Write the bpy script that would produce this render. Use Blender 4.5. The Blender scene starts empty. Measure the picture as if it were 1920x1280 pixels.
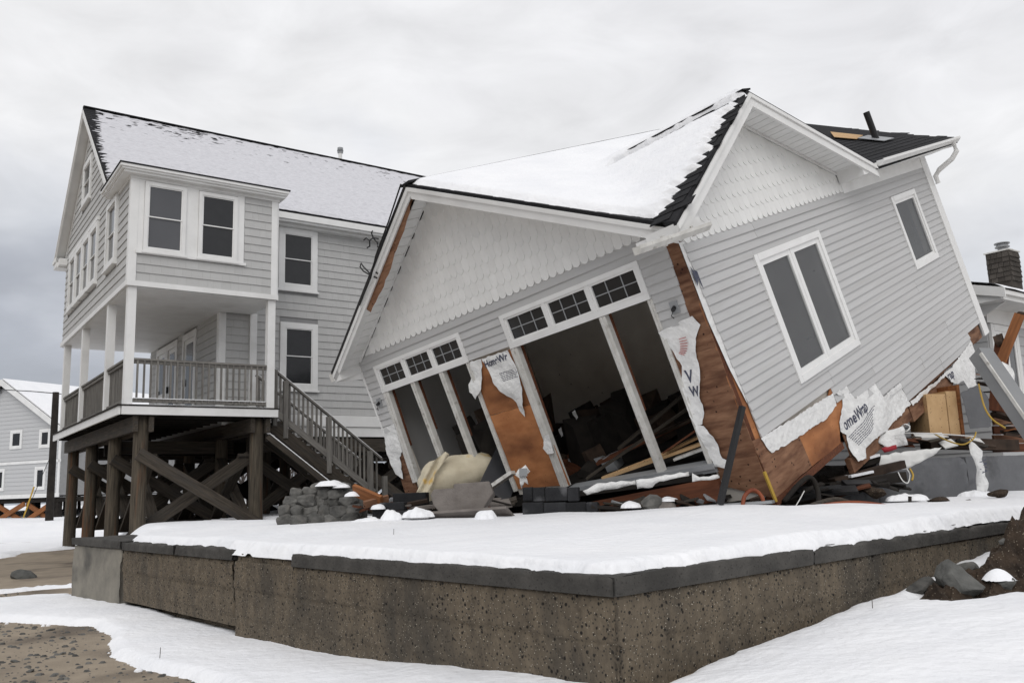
import bpy, bmesh, math, random
from mathutils import Vector, Matrix, noise, geometry
random.seed(7)
S = bpy.context.scene
C = S.collection
V = Vector

# ------------------------------------------------------------------ camera
cd = bpy.data.cameras.new('camera'); cam = bpy.data.objects.new('camera', cd); C.objects.link(cam)
cd.sensor_width = 36; cd.lens = 36*1613.2/1920; cd.clip_end = 3000; cd.clip_start = .05
PITCH, ROLL = math.radians(9.6577), math.radians(-1.9286)
fw = V((0, math.cos(PITCH), math.sin(PITCH))); up0 = V((0, -math.sin(PITCH), math.cos(PITCH))); rt0 = V((1, 0, 0))
rt = rt0*math.cos(ROLL)+up0*math.sin(ROLL); up = -rt0*math.sin(ROLL)+up0*math.cos(ROLL)
EYE = V((0, 0, 1.35))
cam.matrix_world = Matrix(((rt.x, up.x, -fw.x, EYE.x), (rt.y, up.y, -fw.y, EYE.y), (rt.z, up.z, -fw.z, EYE.z), (0, 0, 0, 1)))
S.camera = cam

# ------------------------------------------------------------------ sky and sun (overcast winter day)
SUN_EL, SUN_AZ = math.radians(40), math.radians(186)     # azimuth clockwise from +Y
w = bpy.data.worlds.new('World'); S.world = w; w.use_nodes = True
nt = w.node_tree; nt.nodes.clear()
def N(t, **k):
    n = nt.nodes.new(t)
    for a, b in k.items(): setattr(n, a, b)
    return n
out = N('ShaderNodeOutputWorld'); bg = N('ShaderNodeBackground'); bg.inputs[1].default_value = 1
sky = N('ShaderNodeTexSky', sky_type='NISHITA'); sky.sun_disc = False; sky.sun_elevation = SUN_EL; sky.sun_rotation = SUN_AZ
skys = N('ShaderNodeVectorMath', operation='SCALE'); skys.inputs[3].default_value = .07
nt.links.new(sky.outputs[0], skys.inputs[0])
tc = N('ShaderNodeTexCoord'); sep = N('ShaderNodeSeparateXYZ'); nt.links.new(tc.outputs['Generated'], sep.inputs[0])
mp = N('ShaderNodeMapping'); mp.inputs['Scale'].default_value = (1.1, 1.1, 2.6); nt.links.new(tc.outputs['Generated'], mp.inputs[0])
n1 = N('ShaderNodeTexNoise'); n1.inputs['Scale'].default_value = 2.3; n1.inputs['Detail'].default_value = 5; n1.inputs['Roughness'].default_value = .5
n1.inputs['Distortion'].default_value = .25
nt.links.new(mp.outputs[0], n1.inputs['Vector'])
ma = N('ShaderNodeMath', operation='MULTIPLY_ADD'); nt.links.new(n1.outputs[0], ma.inputs[0]); ma.inputs[1].default_value = .62; ma.inputs[2].default_value = -.27
ad = N('ShaderNodeMath', operation='ADD'); nt.links.new(sep.outputs[2], ad.inputs[0]); nt.links.new(ma.outputs[0], ad.inputs[1])
az = N('ShaderNodeMath', operation='MULTIPLY_ADD'); nt.links.new(sep.outputs[0], az.inputs[0]); az.inputs[1].default_value = .20      # heavier cloud low in the west
nt.links.new(ad.outputs[0], az.inputs[2])
cr = N('ShaderNodeValToRGB'); nt.links.new(az.outputs[0], cr.inputs[0])
el = cr.color_ramp.elements
el[0].position = 0; el[0].color = (.36, .385, .43, 1); el[1].position = .62; el[1].color = (.80, .80, .82, 1)
for p_, c_ in ((.10, (.45, .47, .52, 1)), (.20, (.63, .65, .69, 1)), (.30, (.76, .77, .80, 1)), (.40, (.85, .85, .86, 1))):
    e_ = el.new(p_); e_.color = c_
mx = N('ShaderNodeMix', data_type='RGBA'); mx.inputs[0].default_value = .94
nt.links.new(skys.outputs[0], mx.inputs[6]); nt.links.new(cr.outputs[0], mx.inputs[7])
n2 = N('ShaderNodeTexNoise'); n2.inputs['Scale'].default_value = 5.5; n2.inputs['Detail'].default_value = 6; n2.inputs['Roughness'].default_value = .55; n2.inputs['Distortion'].default_value = .5
nt.links.new(mp.outputs[0], n2.inputs['Vector'])
r2 = N('ShaderNodeMapRange'); r2.inputs[1].default_value = .3; r2.inputs[2].default_value = .7; r2.inputs[3].default_value = .90; r2.inputs[4].default_value = 1.10; nt.links.new(n2.outputs[0], r2.inputs[0])
sc2 = N('ShaderNodeVectorMath', operation='SCALE'); nt.links.new(mx.outputs[2], sc2.inputs[0]); nt.links.new(r2.outputs[0], sc2.inputs[3])
nt.links.new(sc2.outputs[0], bg.inputs[0]); nt.links.new(bg.outputs[0], out.inputs[0])
sl = bpy.data.lights.new('sun', 'SUN'); sl.energy = 1.05; sl.angle = math.radians(45); sl.color = (1, .97, .93)
so = bpy.data.objects.new('sun', sl); C.objects.link(so)
sd = V((math.sin(SUN_AZ)*math.cos(SUN_EL), math.cos(SUN_AZ)*math.cos(SUN_EL), math.sin(SUN_EL)))
so.rotation_euler = sd.to_track_quat('Z', 'Y').to_euler()
S.view_settings.view_transform = 'Standard'; S.view_settings.look = 'None'
S.view_settings.exposure = 0.10; S.view_settings.gamma = 1; S.view_settings.use_curve_mapping = False
S.render.engine = 'CYCLES'

# ------------------------------------------------------------------ materials
def M(name, c1, c2=None, scale=6, rough=.8, bump=0, bscale=None, spec=.25, stretch=(1, 1, 1), rand=0., detail=6, c3=None, s3=2., t3=(.5, .65), spots=None, nrough=.55):
    """two-tone noise, optional large stains c3, optional dark spots (scale, size, colour), optional per-piece shade"""
    m = bpy.data.materials.new(name); m.use_nodes = True
    t = m.node_tree; L = t.links.new; b = t.nodes['Principled BSDF']
    b.inputs['Roughness'].default_value = rough; b.inputs['Specular IOR Level'].default_value = spec
    co = t.nodes.new('ShaderNodeTexCoord'); oi = t.nodes.new('ShaderNodeObjectInfo'); ge = t.nodes.new('ShaderNodeNewGeometry')
    rs = t.nodes.new('ShaderNodeMath'); rs.operation = 'ADD'; L(oi.outputs['Random'], rs.inputs[0]); L(ge.outputs['Random Per Island'], rs.inputs[1])
    of = t.nodes.new('ShaderNodeMath'); of.operation = 'MULTIPLY'; of.inputs[1].default_value = 13.7 if rand else 0; L(rs.outputs[0], of.inputs[0])
    av = t.nodes.new('ShaderNodeVectorMath'); av.operation = 'ADD'; L(co.outputs['Object'], av.inputs[0]); L(of.outputs[0], av.inputs[1])
    mp = t.nodes.new('ShaderNodeMapping'); mp.inputs['Scale'].default_value = stretch; L(av.outputs[0], mp.inputs[0])
    no = t.nodes.new('ShaderNodeTexNoise'); no.inputs['Scale'].default_value = scale; no.inputs['Detail'].default_value = detail
    no.inputs['Roughness'].default_value = nrough; L(mp.outputs[0], no.inputs['Vector'])
    cr = t.nodes.new('ShaderNodeValToRGB'); cr.color_ramp.elements[0].position = .3; cr.color_ramp.elements[1].position = .7
    c2 = c2 or tuple(x*.85 for x in c1)
    cr.color_ramp.elements[0].color = (*c2, 1); cr.color_ramp.elements[1].color = (*c1, 1); L(no.outputs[0], cr.inputs[0])
    col = cr.outputs[0]
    def mixc(fac, colB, blend='MIX'):
        nonlocal col
        x = t.nodes.new('ShaderNodeMix'); x.data_type = 'RGBA'; x.blend_type = blend
        L(fac, x.inputs[0]); L(col, x.inputs[6])
        if isinstance(colB, tuple): x.inputs[7].default_value = (*colB, 1)
        else: L(colB, x.inputs[7])
        col = x.outputs[2]
    if c3:
        n3 = t.nodes.new('ShaderNodeTexNoise'); n3.inputs['Scale'].default_value = s3; n3.inputs['Detail'].default_value = 4; L(mp.outputs[0], n3.inputs['Vector'])
        r3 = t.nodes.new('ShaderNodeMapRange'); r3.inputs[1].default_value = t3[0]; r3.inputs[2].default_value = t3[1]; L(n3.outputs[0], r3.inputs[0])
        mixc(r3.outputs[0], c3)
    hgt = None
    if spots:
        for (ss, sz, sc) in (spots if isinstance(spots, list) else [spots]):
            vo = t.nodes.new('ShaderNodeTexVoronoi'); vo.inputs['Scale'].default_value = ss; vo.inputs['Randomness'].default_value = 1; L(av.outputs[0], vo.inputs['Vector'])
            rv = t.nodes.new('ShaderNodeMapRange'); rv.inputs[1].default_value = sz; rv.inputs[2].default_value = sz*.6; L(vo.outputs[0], rv.inputs[0])
            mixc(rv.outputs[0], sc)
    if rand:
        mr = t.nodes.new('ShaderNodeMath'); mr.operation = 'FRACT'; L(rs.outputs[0], mr.inputs[0])
        m2 = t.nodes.new('ShaderNodeMapRange'); m2.inputs[3].default_value = 1-rand; m2.inputs[4].default_value = 1+rand*.6; L(mr.outputs[0], m2.inputs[0])
        x = t.nodes.new('ShaderNodeVectorMath'); x.operation = 'SCALE'; L(col, x.inputs[0]); L(m2.outputs[0], x.inputs[3]); col = x.outputs[0]
    L(col, b.inputs['Base Color'])
    if bump:
        bn = t.nodes.new('ShaderNodeTexNoise'); bn.inputs['Scale'].default_value = bscale or scale*4; bn.inputs['Detail'].default_value = 5; L(mp.outputs[0], bn.inputs['Vector'])
        bp = t.nodes.new('ShaderNodeBump'); bp.inputs['Strength'].default_value = 1; bp.inputs['Distance'].default_value = bump; L(bn.outputs[0], bp.inputs['Height']); L(bp.outputs[0], b.inputs['Normal'])
    return m
m_thin = M('thin_snow', (.70, .70, .73), (.50, .50, .53), scale=10, rough=.8, stretch=(1, 6, 6), c3=(.42, .42, .44), s3=5, t3=(.58, .75), bump=.004, bscale=20)
m_snow = M('snow', (.89, .895, .91), (.82, .83, .855), scale=1.5, rough=.7, bump=.022, bscale=11, spec=.2)
m_trim = M('white_paint', (.78, .78, .77), (.72, .72, .71), scale=3, rough=.5, spec=.4, c3=(.62, .615, .60), s3=1.6, t3=(.52, .82))
m_trimold = M('weathered_white', (.66, .65, .62), (.50, .49, .46), scale=7, rough=.6, c3=(.36, .34, .31), s3=9, t3=(.6, .72))
m_vinyl = M('grey_vinyl', (.505, .505, .503), (.475, .475, .472), scale=1.2, rough=.45, spec=.35, rand=.06, c3=(.44, .437, .43), s3=1.3, t3=(.5, .75))
m_scal = M('cream_scallop', (.80, .80, .785), (.75, .75, .735), scale=2, rough=.5, spec=.35, rand=.04)
m_shing = M('grey_shingle', (.495, .495, .488), (.45, .45, .443), scale=14, rough=.9, stretch=(6, 1, .6), rand=.035, bump=.002, bscale=40)
m_back = M('grey_backing', (.30, .30, .30), rough=.9)
m_roof = M('asphalt_shingle', (.022, .022, .024), (.012, .012, .014), scale=30, rough=.9, rand=.25, bump=.003, bscale=150)
m_glassdk = M('dark_glass', (.020, .021, .023), (.015, .016, .018), rough=.12, spec=.45)
m_glassgy = M('grey_glass', (.085, .088, .095), (.07, .072, .08), scale=.8, rough=.12, spec=.5)
m_frame = M('vinyl_frame', (.80, .80, .79), (.75, .75, .74), rough=.4, spec=.4)
m_ply = M('plywood', (.47, .205, .085), (.30, .115, .044), scale=2.6, rough=.8, stretch=(1, 1, 2.2), c3=(.15, .055, .024), s3=1.1, t3=(.46, .72), spots=(16, .10, (.04, .018, .010)), rand=.12, bump=.003, bscale=30)
m_plyB = M('weathered_plywood', (.27, .148, .088), (.13, .060, .034), scale=3.5, rough=.85, stretch=(1, 1, 5), c3=(.07, .028, .016), s3=1.8, t3=(.5, .72), spots=(11, .16, (.025, .012, .008)), rand=.12, bump=.004, bscale=30)
m_pale = M('pale_plywood', (.55, .37, .20), (.44, .28, .14), scale=4, rough=.8, stretch=(1, 5, 1), spots=(22, .16, (.1, .05, .03)))
m_wrap = M('house_wrap', (.82, .82, .81), (.70, .70, .69), scale=9, rough=.6, bump=.03, bscale=13, spec=.3)
m_ink = M('wrap_ink', (.05, .055, .09), (.10, .105, .14), scale=30, rough=.7)
m_inkr = M('wrap_red_ink', (.33, .05, .05), (.5, .15, .14), scale=30, rough=.7)
m_wood = M('weathered_timber', (.088, .073, .058), (.030, .026, .021), scale=5, rough=.9, stretch=(.5, 7, 7), bump=.004, bscale=22, c3=(.05, .046, .042), s3=2.2, t3=(.5, .7), rand=.2)
m_pile = M('timber_pile', (.13, .108, .080), (.040, .035, .029), scale=4, rough=.95, stretch=(.5, 8, 8), bump=.012, bscale=16, c3=(.17, .066, .026), s3=.9, t3=(.56, .78), rand=.15)
m_rail = M('grey_railing_wood', (.225, .215, .198), (.12, .113, .104), scale=5, rough=.9, stretch=(.6, 7, 7), bump=.002, bscale=30, rand=.22)
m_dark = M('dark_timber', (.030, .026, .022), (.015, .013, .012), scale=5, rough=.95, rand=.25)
m_drywall = M('drywall', (.66, .62, .56), (.55, .51, .46), scale=2.2, rough=.9, spots=(4, .06, (.04, .035, .03)))
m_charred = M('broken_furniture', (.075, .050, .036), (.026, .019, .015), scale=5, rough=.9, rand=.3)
m_brown = M('reddish_board', (.16, .058, .028), (.075, .028, .016), scale=4, rough=.85, stretch=(.5, 6, 6), bump=.003, rand=.2)
m_orange = M('fresh_lumber', (.30, .12, .045), (.14, .055, .022), scale=4, rough=.8, stretch=(.5, 6, 6), rand=.15)
m_conc = M('concrete', (.165, .133, .095), (.080, .066, .050), scale=9, stretch=(1, 1, .45), rough=.95, bump=.016, bscale=45, c3=(.050, .046, .040), s3=1.6, t3=(.5, .74), spots=[(19, .24, (.016, .014, .012)), (40, .30, (.040, .036, .030)), (46, .15, (.50, .46, .38))], nrough=.7)
m_block = M('pale_concrete', (.27, .25, .21), (.155, .145, .125), scale=3, rough=.95, bump=.006, bscale=30, c3=(.10, .095, .085), s3=1.8, t3=(.5, .68))
m_cap = M('dark_coping', (.088, .083, .076), (.048, .046, .043), scale=6, rough=.95, bump=.014, bscale=35, c3=(.045, .043, .04), s3=1.7, t3=(.5, .7), spots=(34, .2, (.03, .028, .026)))
m_slab = M('broken_slab', (.20, .18, .165), (.13, .115, .105), scale=5, rough=.95, bump=.008, bscale=30)
m_cmu = M('tarred_block', (.026, .027, .029), (.014, .014, .016), scale=6, rough=.8, bump=.004, bscale=40, rand=.35, c3=(.10, .10, .105), s3=3, t3=(.63, .75))
m_fnd = M('painted_foundation', (.155, .158, .166), (.12, .122, .128), scale=3, rough=.8, bump=.004, bscale=25, c3=(.05, .05, .052), s3=2.0, t3=(.62, .78))
m_stone = M('dark_stone', (.17, .166, .155), (.06, .059, .056), scale=9, rough=.95, bump=.012, bscale=14, rand=.3, c3=(.16, .15, .135), s3=5, t3=(.56, .75))
m_bould = M('grey_boulder', (.13, .13, .122), (.085, .085, .08), scale=12, rough=.95, bump=.01, bscale=30, rand=.2)
m_sand = M('wet_sand', (.33, .275, .21), (.255, .212, .162), scale=3, rough=.95, bump=.008, bscale=40, c3=(.14, .115, .09), s3=.9, t3=(.5, .7))
m_soil = M('dark_soil', (.062, .044, .031), (.022, .016, .012), scale=9, rough=1, bump=.03, bscale=24, spots=(40, .2, (.2, .17, .13)))
m_terr = M('terrace_soil', (.06, .05, .042), (.03, .026, .023), scale=6, rough=1, bump=.02, bscale=20)
m_foam = M('yellowed_foam', (.66, .60, .46), (.52, .46, .34), scale=4, rough=.95, c3=(.60, .40, .12), s3=3.2, t3=(.62, .70), bump=.006)
m_metal = M('black_iron', (.014, .014, .015), rough=.5, spec=.4)
m_grey = M('grey_metal', (.30, .31, .32), (.26, .27, .28), rough=.45, spec=.5)
m_colgrey = M('grey_column_paint', (.245, .25, .255), (.20, .205, .21), scale=2, rough=.5, spec=.4)
m_yel = M('yellow_plastic', (.45, .29, .05), rough=.5)
m_oran = M('orange_hose', (.28, .075, .03), (.15, .04, .02), rough=.5)
m_wire = M('dark_wire', (.02, .02, .02), rough=.5)
m_wht = M('white_plastic', (.75, .75, .73), rough=.5)
m_farsid = M('far_siding', (.50, .505, .51), (.46, .465, .47), scale=1.5, rough=.8)
m_bark = M('bare_bark', (.10, .085, .075), (.05, .043, .04), scale=10, rough=.95)
m_green = M('evergreen', (.055, .07, .045), (.03, .04, .028), scale=8, rough=.9, rand=.3)
m_shk = M('old_shakes', (.085, .075, .065), (.045, .04, .036), scale=6, rough=.95, rand=.35)
m_red = M('red_scrap', (.35, .03, .04), rough=.6)

def see_through(name, fac, rough=.05, c=(.05, .053, .058)):
    m = M(name, c, rough=rough, spec=.5); t = m.node_tree; b = t.nodes['Principled BSDF']; o = t.nodes['Material Output']
    x = t.nodes.new('ShaderNodeMixShader'); tr = t.nodes.new('ShaderNodeBsdfTransparent'); tr.inputs[0].default_value = (.9, .92, .93, 1)
    x.inputs[0].default_value = fac; t.links.new(b.outputs[0], x.inputs[1]); t.links.new(tr.outputs[0], x.inputs[2]); t.links.new(x.outputs[0], o.inputs[0]); return m
m_glasst = see_through('window_glass', .6, c=(.15, .153, .16))

# ------------------------------------------------------------------ mesh helpers
class MB:
    def __init__(s): s.v = []; s.f = []
    def add(s, vs, fs):
        o = len(s.v); s.v += [V(p) for p in vs]; s.f += [tuple(i+o for i in f) for f in fs]; return s
    def hexa(s, p):     # p: 4 bottom + 4 top
        return s.add(p, [(3, 2, 1, 0), (4, 5, 6, 7), (0, 1, 5, 4), (1, 2, 6, 5), (2, 3, 7, 6), (3, 0, 4, 7)])
    def box(s, x0, x1, y0, y1, z0, z1):
        return s.hexa([(x0, y0, z0), (x1, y0, z0), (x1, y1, z0), (x0, y1, z0), (x0, y0, z1), (x1, y0, z1), (x1, y1, z1), (x0, y1, z1)])
    def fbox(s, F, u0, u1, v0, v1, n0, n1):     # box in a wall frame
        q = [F(u0, v0, n0), F(u1, v0, n0), F(u1, v1, n0), F(u0, v1, n0), F(u0, v0, n1), F(u1, v0, n1), F(u1, v1, n1), F(u0, v1, n1)]
        return s.hexa(q)
    def bar(s, p, q, w, h, upv=(0, 0, 1)):
        p, q = V(p), V(q); d = (q-p).normalized(); u = V(upv); a = d.cross(u)
        if a.length < 1e-4: a = d.cross(V((1, 0, 0)))
        a.normalize(); b = a.cross(d).normalized(); a = a*w/2; b = b*h/2
        return s.hexa([p-a-b, q-a-b, q+a-b, p+a-b, p-a+b, q-a+b, q+a+b, p+a+b])
    def prism(s, poly, F, n0, n1):
        k = len(poly); vs = [F(u, v, n0) for u, v in poly]+[F(u, v, n1) for u, v in poly]
        fs = [tuple(range(k))[::-1], tuple(range(k, 2*k))]+[(i, (i+1) % k, (i+1) % k+k, i+k) for i in range(k)]
        return s.add(vs, fs)
    def tube(s, pts, r, n=8, caps=True):
        pts = [V(p) for p in pts]; k = len(pts); rs = r if isinstance(r, (list, tuple)) else [r]*k
        o = len(s.v); ref = V((.31, .17, .93))
        for i, p in enumerate(pts):
            d = (pts[min(i+1, k-1)]-pts[max(i-1, 0)])
            d = d.normalized() if d.length > 1e-9 else V((0, 0, 1))
            a = d.cross(ref)
            if a.length < .05: a = d.cross(V((1, 0, 0)))
            a.normalize(); b = d.cross(a)
            for j in range(n):
                t = 2*math.pi*j/n; s.v.append(p+(a*math.cos(t)+b*math.sin(t))*rs[i])
        for i in range(k-1):
            for j in range(n):
                j2 = (j+1) % n; s.f.append((o+i*n+j, o+i*n+j2, o+(i+1)*n+j2, o+(i+1)*n+j))
        if caps:
            s.f.append(tuple(o+j for j in range(n))[::-1]); s.f.append(tuple(o+(k-1)*n+j for j in range(n)))
        return s
    def mesh(s, name, recalc=True, smooth=False):
        me = bpy.data.meshes.new(name); me.from_pydata(s.v, [], s.f)
        if recalc:
            b = bmesh.new(); b.from_mesh(me); bmesh.ops.recalc_face_normals(b, faces=b.faces); b.to_mesh(me); b.free()
        if smooth: me.shade_smooth()
        me.update(); return me
def tag(o, label=None, cat=None, group=None, kind=None):
    if label: o['label'] = label
    if cat: o['category'] = cat
    if group: o['group'] = group
    if kind: o['kind'] = kind
    return o
def put(name, me, mat, parent=None, mw=None, **k):
    o = bpy.data.objects.new(name, me); C.objects.link(o)
    if mat and not me.materials: me.materials.append(mat)
    if parent: o.parent = parent
    if mw is not None: o.matrix_local = mw
    return tag(o, **k)
def obj(name, mb, mat, parent=None, smooth=False, bevel=0, **k):
    o = put(name, mb.mesh(name, smooth=smooth), mat, parent, **k)
    if bevel:
        b = o.modifiers.new('bevel', 'BEVEL'); b.width = bevel; b.segments = 2; b.limit_method = 'ANGLE'
    return o
def empty(name, mw, **k):
    o = bpy.data.objects.new(name, None); C.objects.link(o); o.matrix_world = mw; return tag(o, **k)
def frame(O, U, W, Nn):
    O, U, W, Nn = V(O), V(U), V(W), V(Nn)
    f = lambda u, v, n=0.: O+U*u+W*v+Nn*n
    f.m = Matrix(((U.x, W.x, Nn.x, O.x), (U.y, W.y, Nn.y, O.y), (U.z, W.z, Nn.z, O.z), (0, 0, 0, 1)))
    return f
def beam(name, p, q, w, h, mat, parent=None, upv=(0, 0, 1), rough=0, **k):
    """timber with its grain along its own X axis; an object of its own"""
    p, q = V(p), V(q); d = q-p; L = d.length; d.normalize(); a = V(upv).cross(d)
    if a.length < 1e-4: a = V((0, 1, 0)).cross(d)
    a.normalize(); b = d.cross(a)
    mw = Matrix(((d.x, a.x, b.x, p.x), (d.y, a.y, b.y, p.y), (d.z, a.z, b.z, p.z), (0, 0, 0, 1)))
    return put(name, MB().box(0, L, -w/2, w/2, -h/2, h/2).mesh(name), mat, parent, mw, **k)
def pole(name, p, q, r0, r1, mat, parent=None, n=14, wob=.012, **k):
    p, q = V(p), V(q); d = q-p; L = d.length; d.normalize(); a = V((0, 1, 0)).cross(d)
    if a.length < 1e-3: a = V((1, 0, 0)).cross(d)
    a.normalize(); b = d.cross(a)
    mw = Matrix(((d.x, a.x, b.x, p.x), (d.y, a.y, b.y, p.y), (d.z, a.z, b.z, p.z), (0, 0, 0, 1)))
    m = MB(); kk = 9
    for i in range(kk):
        t = i/(kk-1); r = r0+(r1-r0)*t
        for j in range(n):
            an = 2*math.pi*j/n; rr = r*(1+wob*8*noise.noise((math.cos(an)*1.5+p.x*3, math.sin(an)*1.5+p.y, t*3)))
            m.v.append(V((L*t, rr*math.cos(an), rr*math.sin(an))))
    for i in range(kk-1):
        for j in range(n):
            j2 = (j+1) % n; m.f.append((i*n+j, i*n+j2, (i+1)*n+j2, (i+1)*n+j))
    m.f.append(tuple(range(n))[::-1]); m.f.append(tuple((kk-1)*n+j for j in range(n)))
    o = put(name, m.mesh(name), mat, parent, mw, **k); o.data.shade_smooth(); return o
def hfield(us, vs, fn):
    """grid whose cells are kept where the thickness is positive; fn(u,v) -> (point, thickness)"""
    m = MB(); P = []; H = []
    for v in vs:
        for u in us:
            p, h = fn(u, v); P.append(V(p)); H.append(h)
    nu = len(us); idx = {}
    def gi(i):
        if i not in idx: idx[i] = len(m.v); m.v.append(P[i])
        return idx[i]
    for j in range(len(vs)-1):
        for i in range(nu-1):
            q = (j*nu+i, j*nu+i+1, (j+1)*nu+i+1, (j+1)*nu+i)
            if max(H[x] for x in q) > 0: m.f.append(tuple(gi(x) for x in q))
    return m
def lin(a, b, n): return [a+(b-a)*i/(n-1) for i in range(n)]
def inpoly(x, y, P):
    c = False; j = len(P)-1
    for i in range(len(P)):
        xi, yi = P[i]; xj, yj = P[j]
        if (yi > y) != (yj > y) and x < (xj-xi)*(y-yi)/(yj-yi)+xi: c = not c
        j = i
    return c
def dpoly(x, y, P):     # signed distance, positive inside
    d = 1e9; j = len(P)-1
    for i in range(len(P)):
        ax, ay = P[j]; bx, by = P[i]; dx, dy = bx-ax, by-ay
        t = max(0, min(1, ((x-ax)*dx+(y-ay)*dy)/(dx*dx+dy*dy+1e-12)))
        d = min(d, math.hypot(x-ax-dx*t, y-ay-dy*t)); j = i
    return d if inpoly(x, y, P) else -d
def sst(a, b, x):
    t = max(0, min(1, (x-a)/(b-a))); return t*t*(3-2*t)
def torn(poly, seg=.05, amp=.012, seed=0):
    """resample an outline and roughen it like a torn edge"""
    rn = random.Random(seed); out = []
    for i in range(len(poly)):
        a, b = V((*poly[i], 0)), V((*poly[(i+1) % len(poly)], 0)); k = max(1, int((b-a).length/seg))
        for j in range(k):
            p = a.lerp(b, j/k); out.append((p.x+rn.uniform(-amp, amp)*(j > 0), p.y+rn.uniform(-amp, amp)*(j > 0)))
    return out
def sheet(poly, F, res=.06, disp=None, seg=.05, amp=.012, seed=0):
    """thin torn sheet: outline poly in frame F, displaced by disp(u,v)"""
    P = torn(poly, seg, amp, seed); pts = [V(p) for p in P]; k = len(pts); rn = random.Random(seed+1)
    us = [p[0] for p in P]; vs = [p[1] for p in P]; u = min(us)
    while u < max(us):
        v = min(vs)
        while v < max(vs):
            x, y = u+rn.uniform(-.3, .3)*res, v+rn.uniform(-.3, .3)*res
            if dpoly(x, y, P) > res*.35: pts.append(V((x, y)))
            v += res
        u += res
    r = geometry.delaunay_2d_cdt(pts, [(i, (i+1) % k) for i in range(k)], [], 1, 1e-5)
    disp = disp or (lambda u, v: 0)
    m = MB(); m.v = [F(p.x, p.y, disp(p.x, p.y)) for p in r[0]]; m.f = [tuple(f) for f in r[2]]
    return m
def solid(o, t):
    s = o.modifiers.new('thickness', 'SOLIDIFY'); s.thickness = t; s.offset = -1; return o
def crumple(seed, a=.03, s=4.):
    return lambda u, v: .012+a*(.5+noise.noise((u*s+seed*7.1, v*s, seed*3.3)))+a*.3*noise.noise((u*s*3, v*s*3+seed, 0))
def lettering(name, txt, size, F, u, v, ang, mat, parent, disp=None, sx=1., off=.004, bold=0.):
    cu = bpy.data.curves.new(name, 'FONT'); cu.body = txt; cu.size = size; cu.offset = bold
    o = bpy.data.objects.new(name, cu); C.objects.link(o); bpy.context.view_layer.update()
    me = bpy.data.meshes.new_from_object(o.evaluated_get(bpy.context.evaluated_depsgraph_get()))
    bpy.data.objects.remove(o); b = bmesh.new(); b.from_mesh(me)
    bmesh.ops.triangulate(b, faces=b.faces); bmesh.ops.subdivide_edges(b, edges=[e for e in b.edges if e.calc_length() > .05], cuts=2)
    ca, sa = math.cos(ang), math.sin(ang)
    for x in b.verts:
        a_, b_ = x.co.x*sx, x.co.y; uu, vv = u+a_*ca-b_*sa, v+a_*sa+b_*ca
        x.co = F(uu, vv, (disp(uu, vv) if disp else 0)+off)
    b.to_mesh(me); b.free(); me.name = name; me.materials.clear()
    return put(name, me, mat, parent)
def rock(name, loc, size, mat, seed, parent=None, rot=0., sub=2, flat=.0, smooth=False, blocky=0., facet=(.62, .85), **k):
    b = bmesh.new(); bmesh.ops.create_icosphere(b, subdivisions=sub, radius=1); rn = random.Random(seed)
    cuts = [(V((rn.uniform(-1, 1), rn.uniform(-1, 1), rn.uniform(-1, 1))).normalized(), rn.uniform(*facet)) for _ in range(8 if not blocky else 4)]
    for x in b.verts:
        p = x.co.copy()
        if blocky:
            q = 7.; nrm = (abs(p.x)**q+abs(p.y)**q+abs(p.z)**q)**(1/q); p = p.lerp(p/nrm, blocky)
        for n_, d_ in cuts:
            e = p.dot(n_)-d_*(1.25 if blocky else 1)
            if e > 0: p -= n_*e*.92
        p *= 1+.10*noise.noise(p*2.3+V((seed, 0, 0)))+.06*noise.noise(p*5.5+V((0, seed, 0))); x.co = V((p.x*size[0], p.y*size[1], p.z*size[2]))
    me = bpy.data.meshes.new(name); b.to_mesh(me); b.free()
    if smooth: me.shade_smooth()
    return put(name, me, mat, parent, Matrix.Translation(loc) @ Matrix.Rotation(rot, 4, 'Z') @ Matrix.Rotation(rn.uniform(-.3, .3), 4, 'Y'), **k)

# ------------------------------------------------------------------ terrain
def smoothz(x, y, pts, sig):
    a = b = 0.
    for px, py, pz in pts:
        d2 = (x-px)**2+(y-py)**2; w_ = math.exp(-d2/(2*sig*sig))+1e-4/(d2+.3); a += w_*pz; b += w_
    return a/b
WC = V((.50, 4.78)); E1 = V((.7394, .6732)); E2 = V((-.6648, .7470))     # seawall corner, direction of right and left wall
BEACH = [(-6, 8, 0), (-4, 7, 0), (-2, 5, -.02), (-6.6, 13, 0), (-8.5, 10, -.03), (-9, 17, .06), (-13, 25, .18), (-20, 36, .62), (-23, 40, .65), (-17, 40, .7), (-27, 42, .65), (-26, 48, .95), (-40, 60, 1.1), (-4.8, 10.5, .06), (-2.8, 8.1, .03), (-.8, 5.9, .06),
         (.3, 4.6, .2), (1.1, 5.0, .31), (1.95, 5.8, .35), (2.75, 6.6, .43), (4.55, 8.2, .58), (5.3, 8.9, .62), (7.5, 11, .75), (2.4, 4.3, .31), (.7, 4.1, .24), (3.3, 6.2, .36), (4.5, 7.2, .5), (0, 0, -.1), (-3, 2, -.08), (2, 2, .1), (5, 4, .35), (8, 8, .6),
         (-14, 6, -.2), (-30, 20, -.2), (12, 2, .3), (0, -6, -.2)]
def beach(x, y):
    z = smoothz(x, y, BEACH, 1.1+.02*math.hypot(x, y))
    return z+.012*noise.noise((x*1.3, y*1.3, 0))+.006*noise.noise((x*5, y*5, 2))
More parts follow.
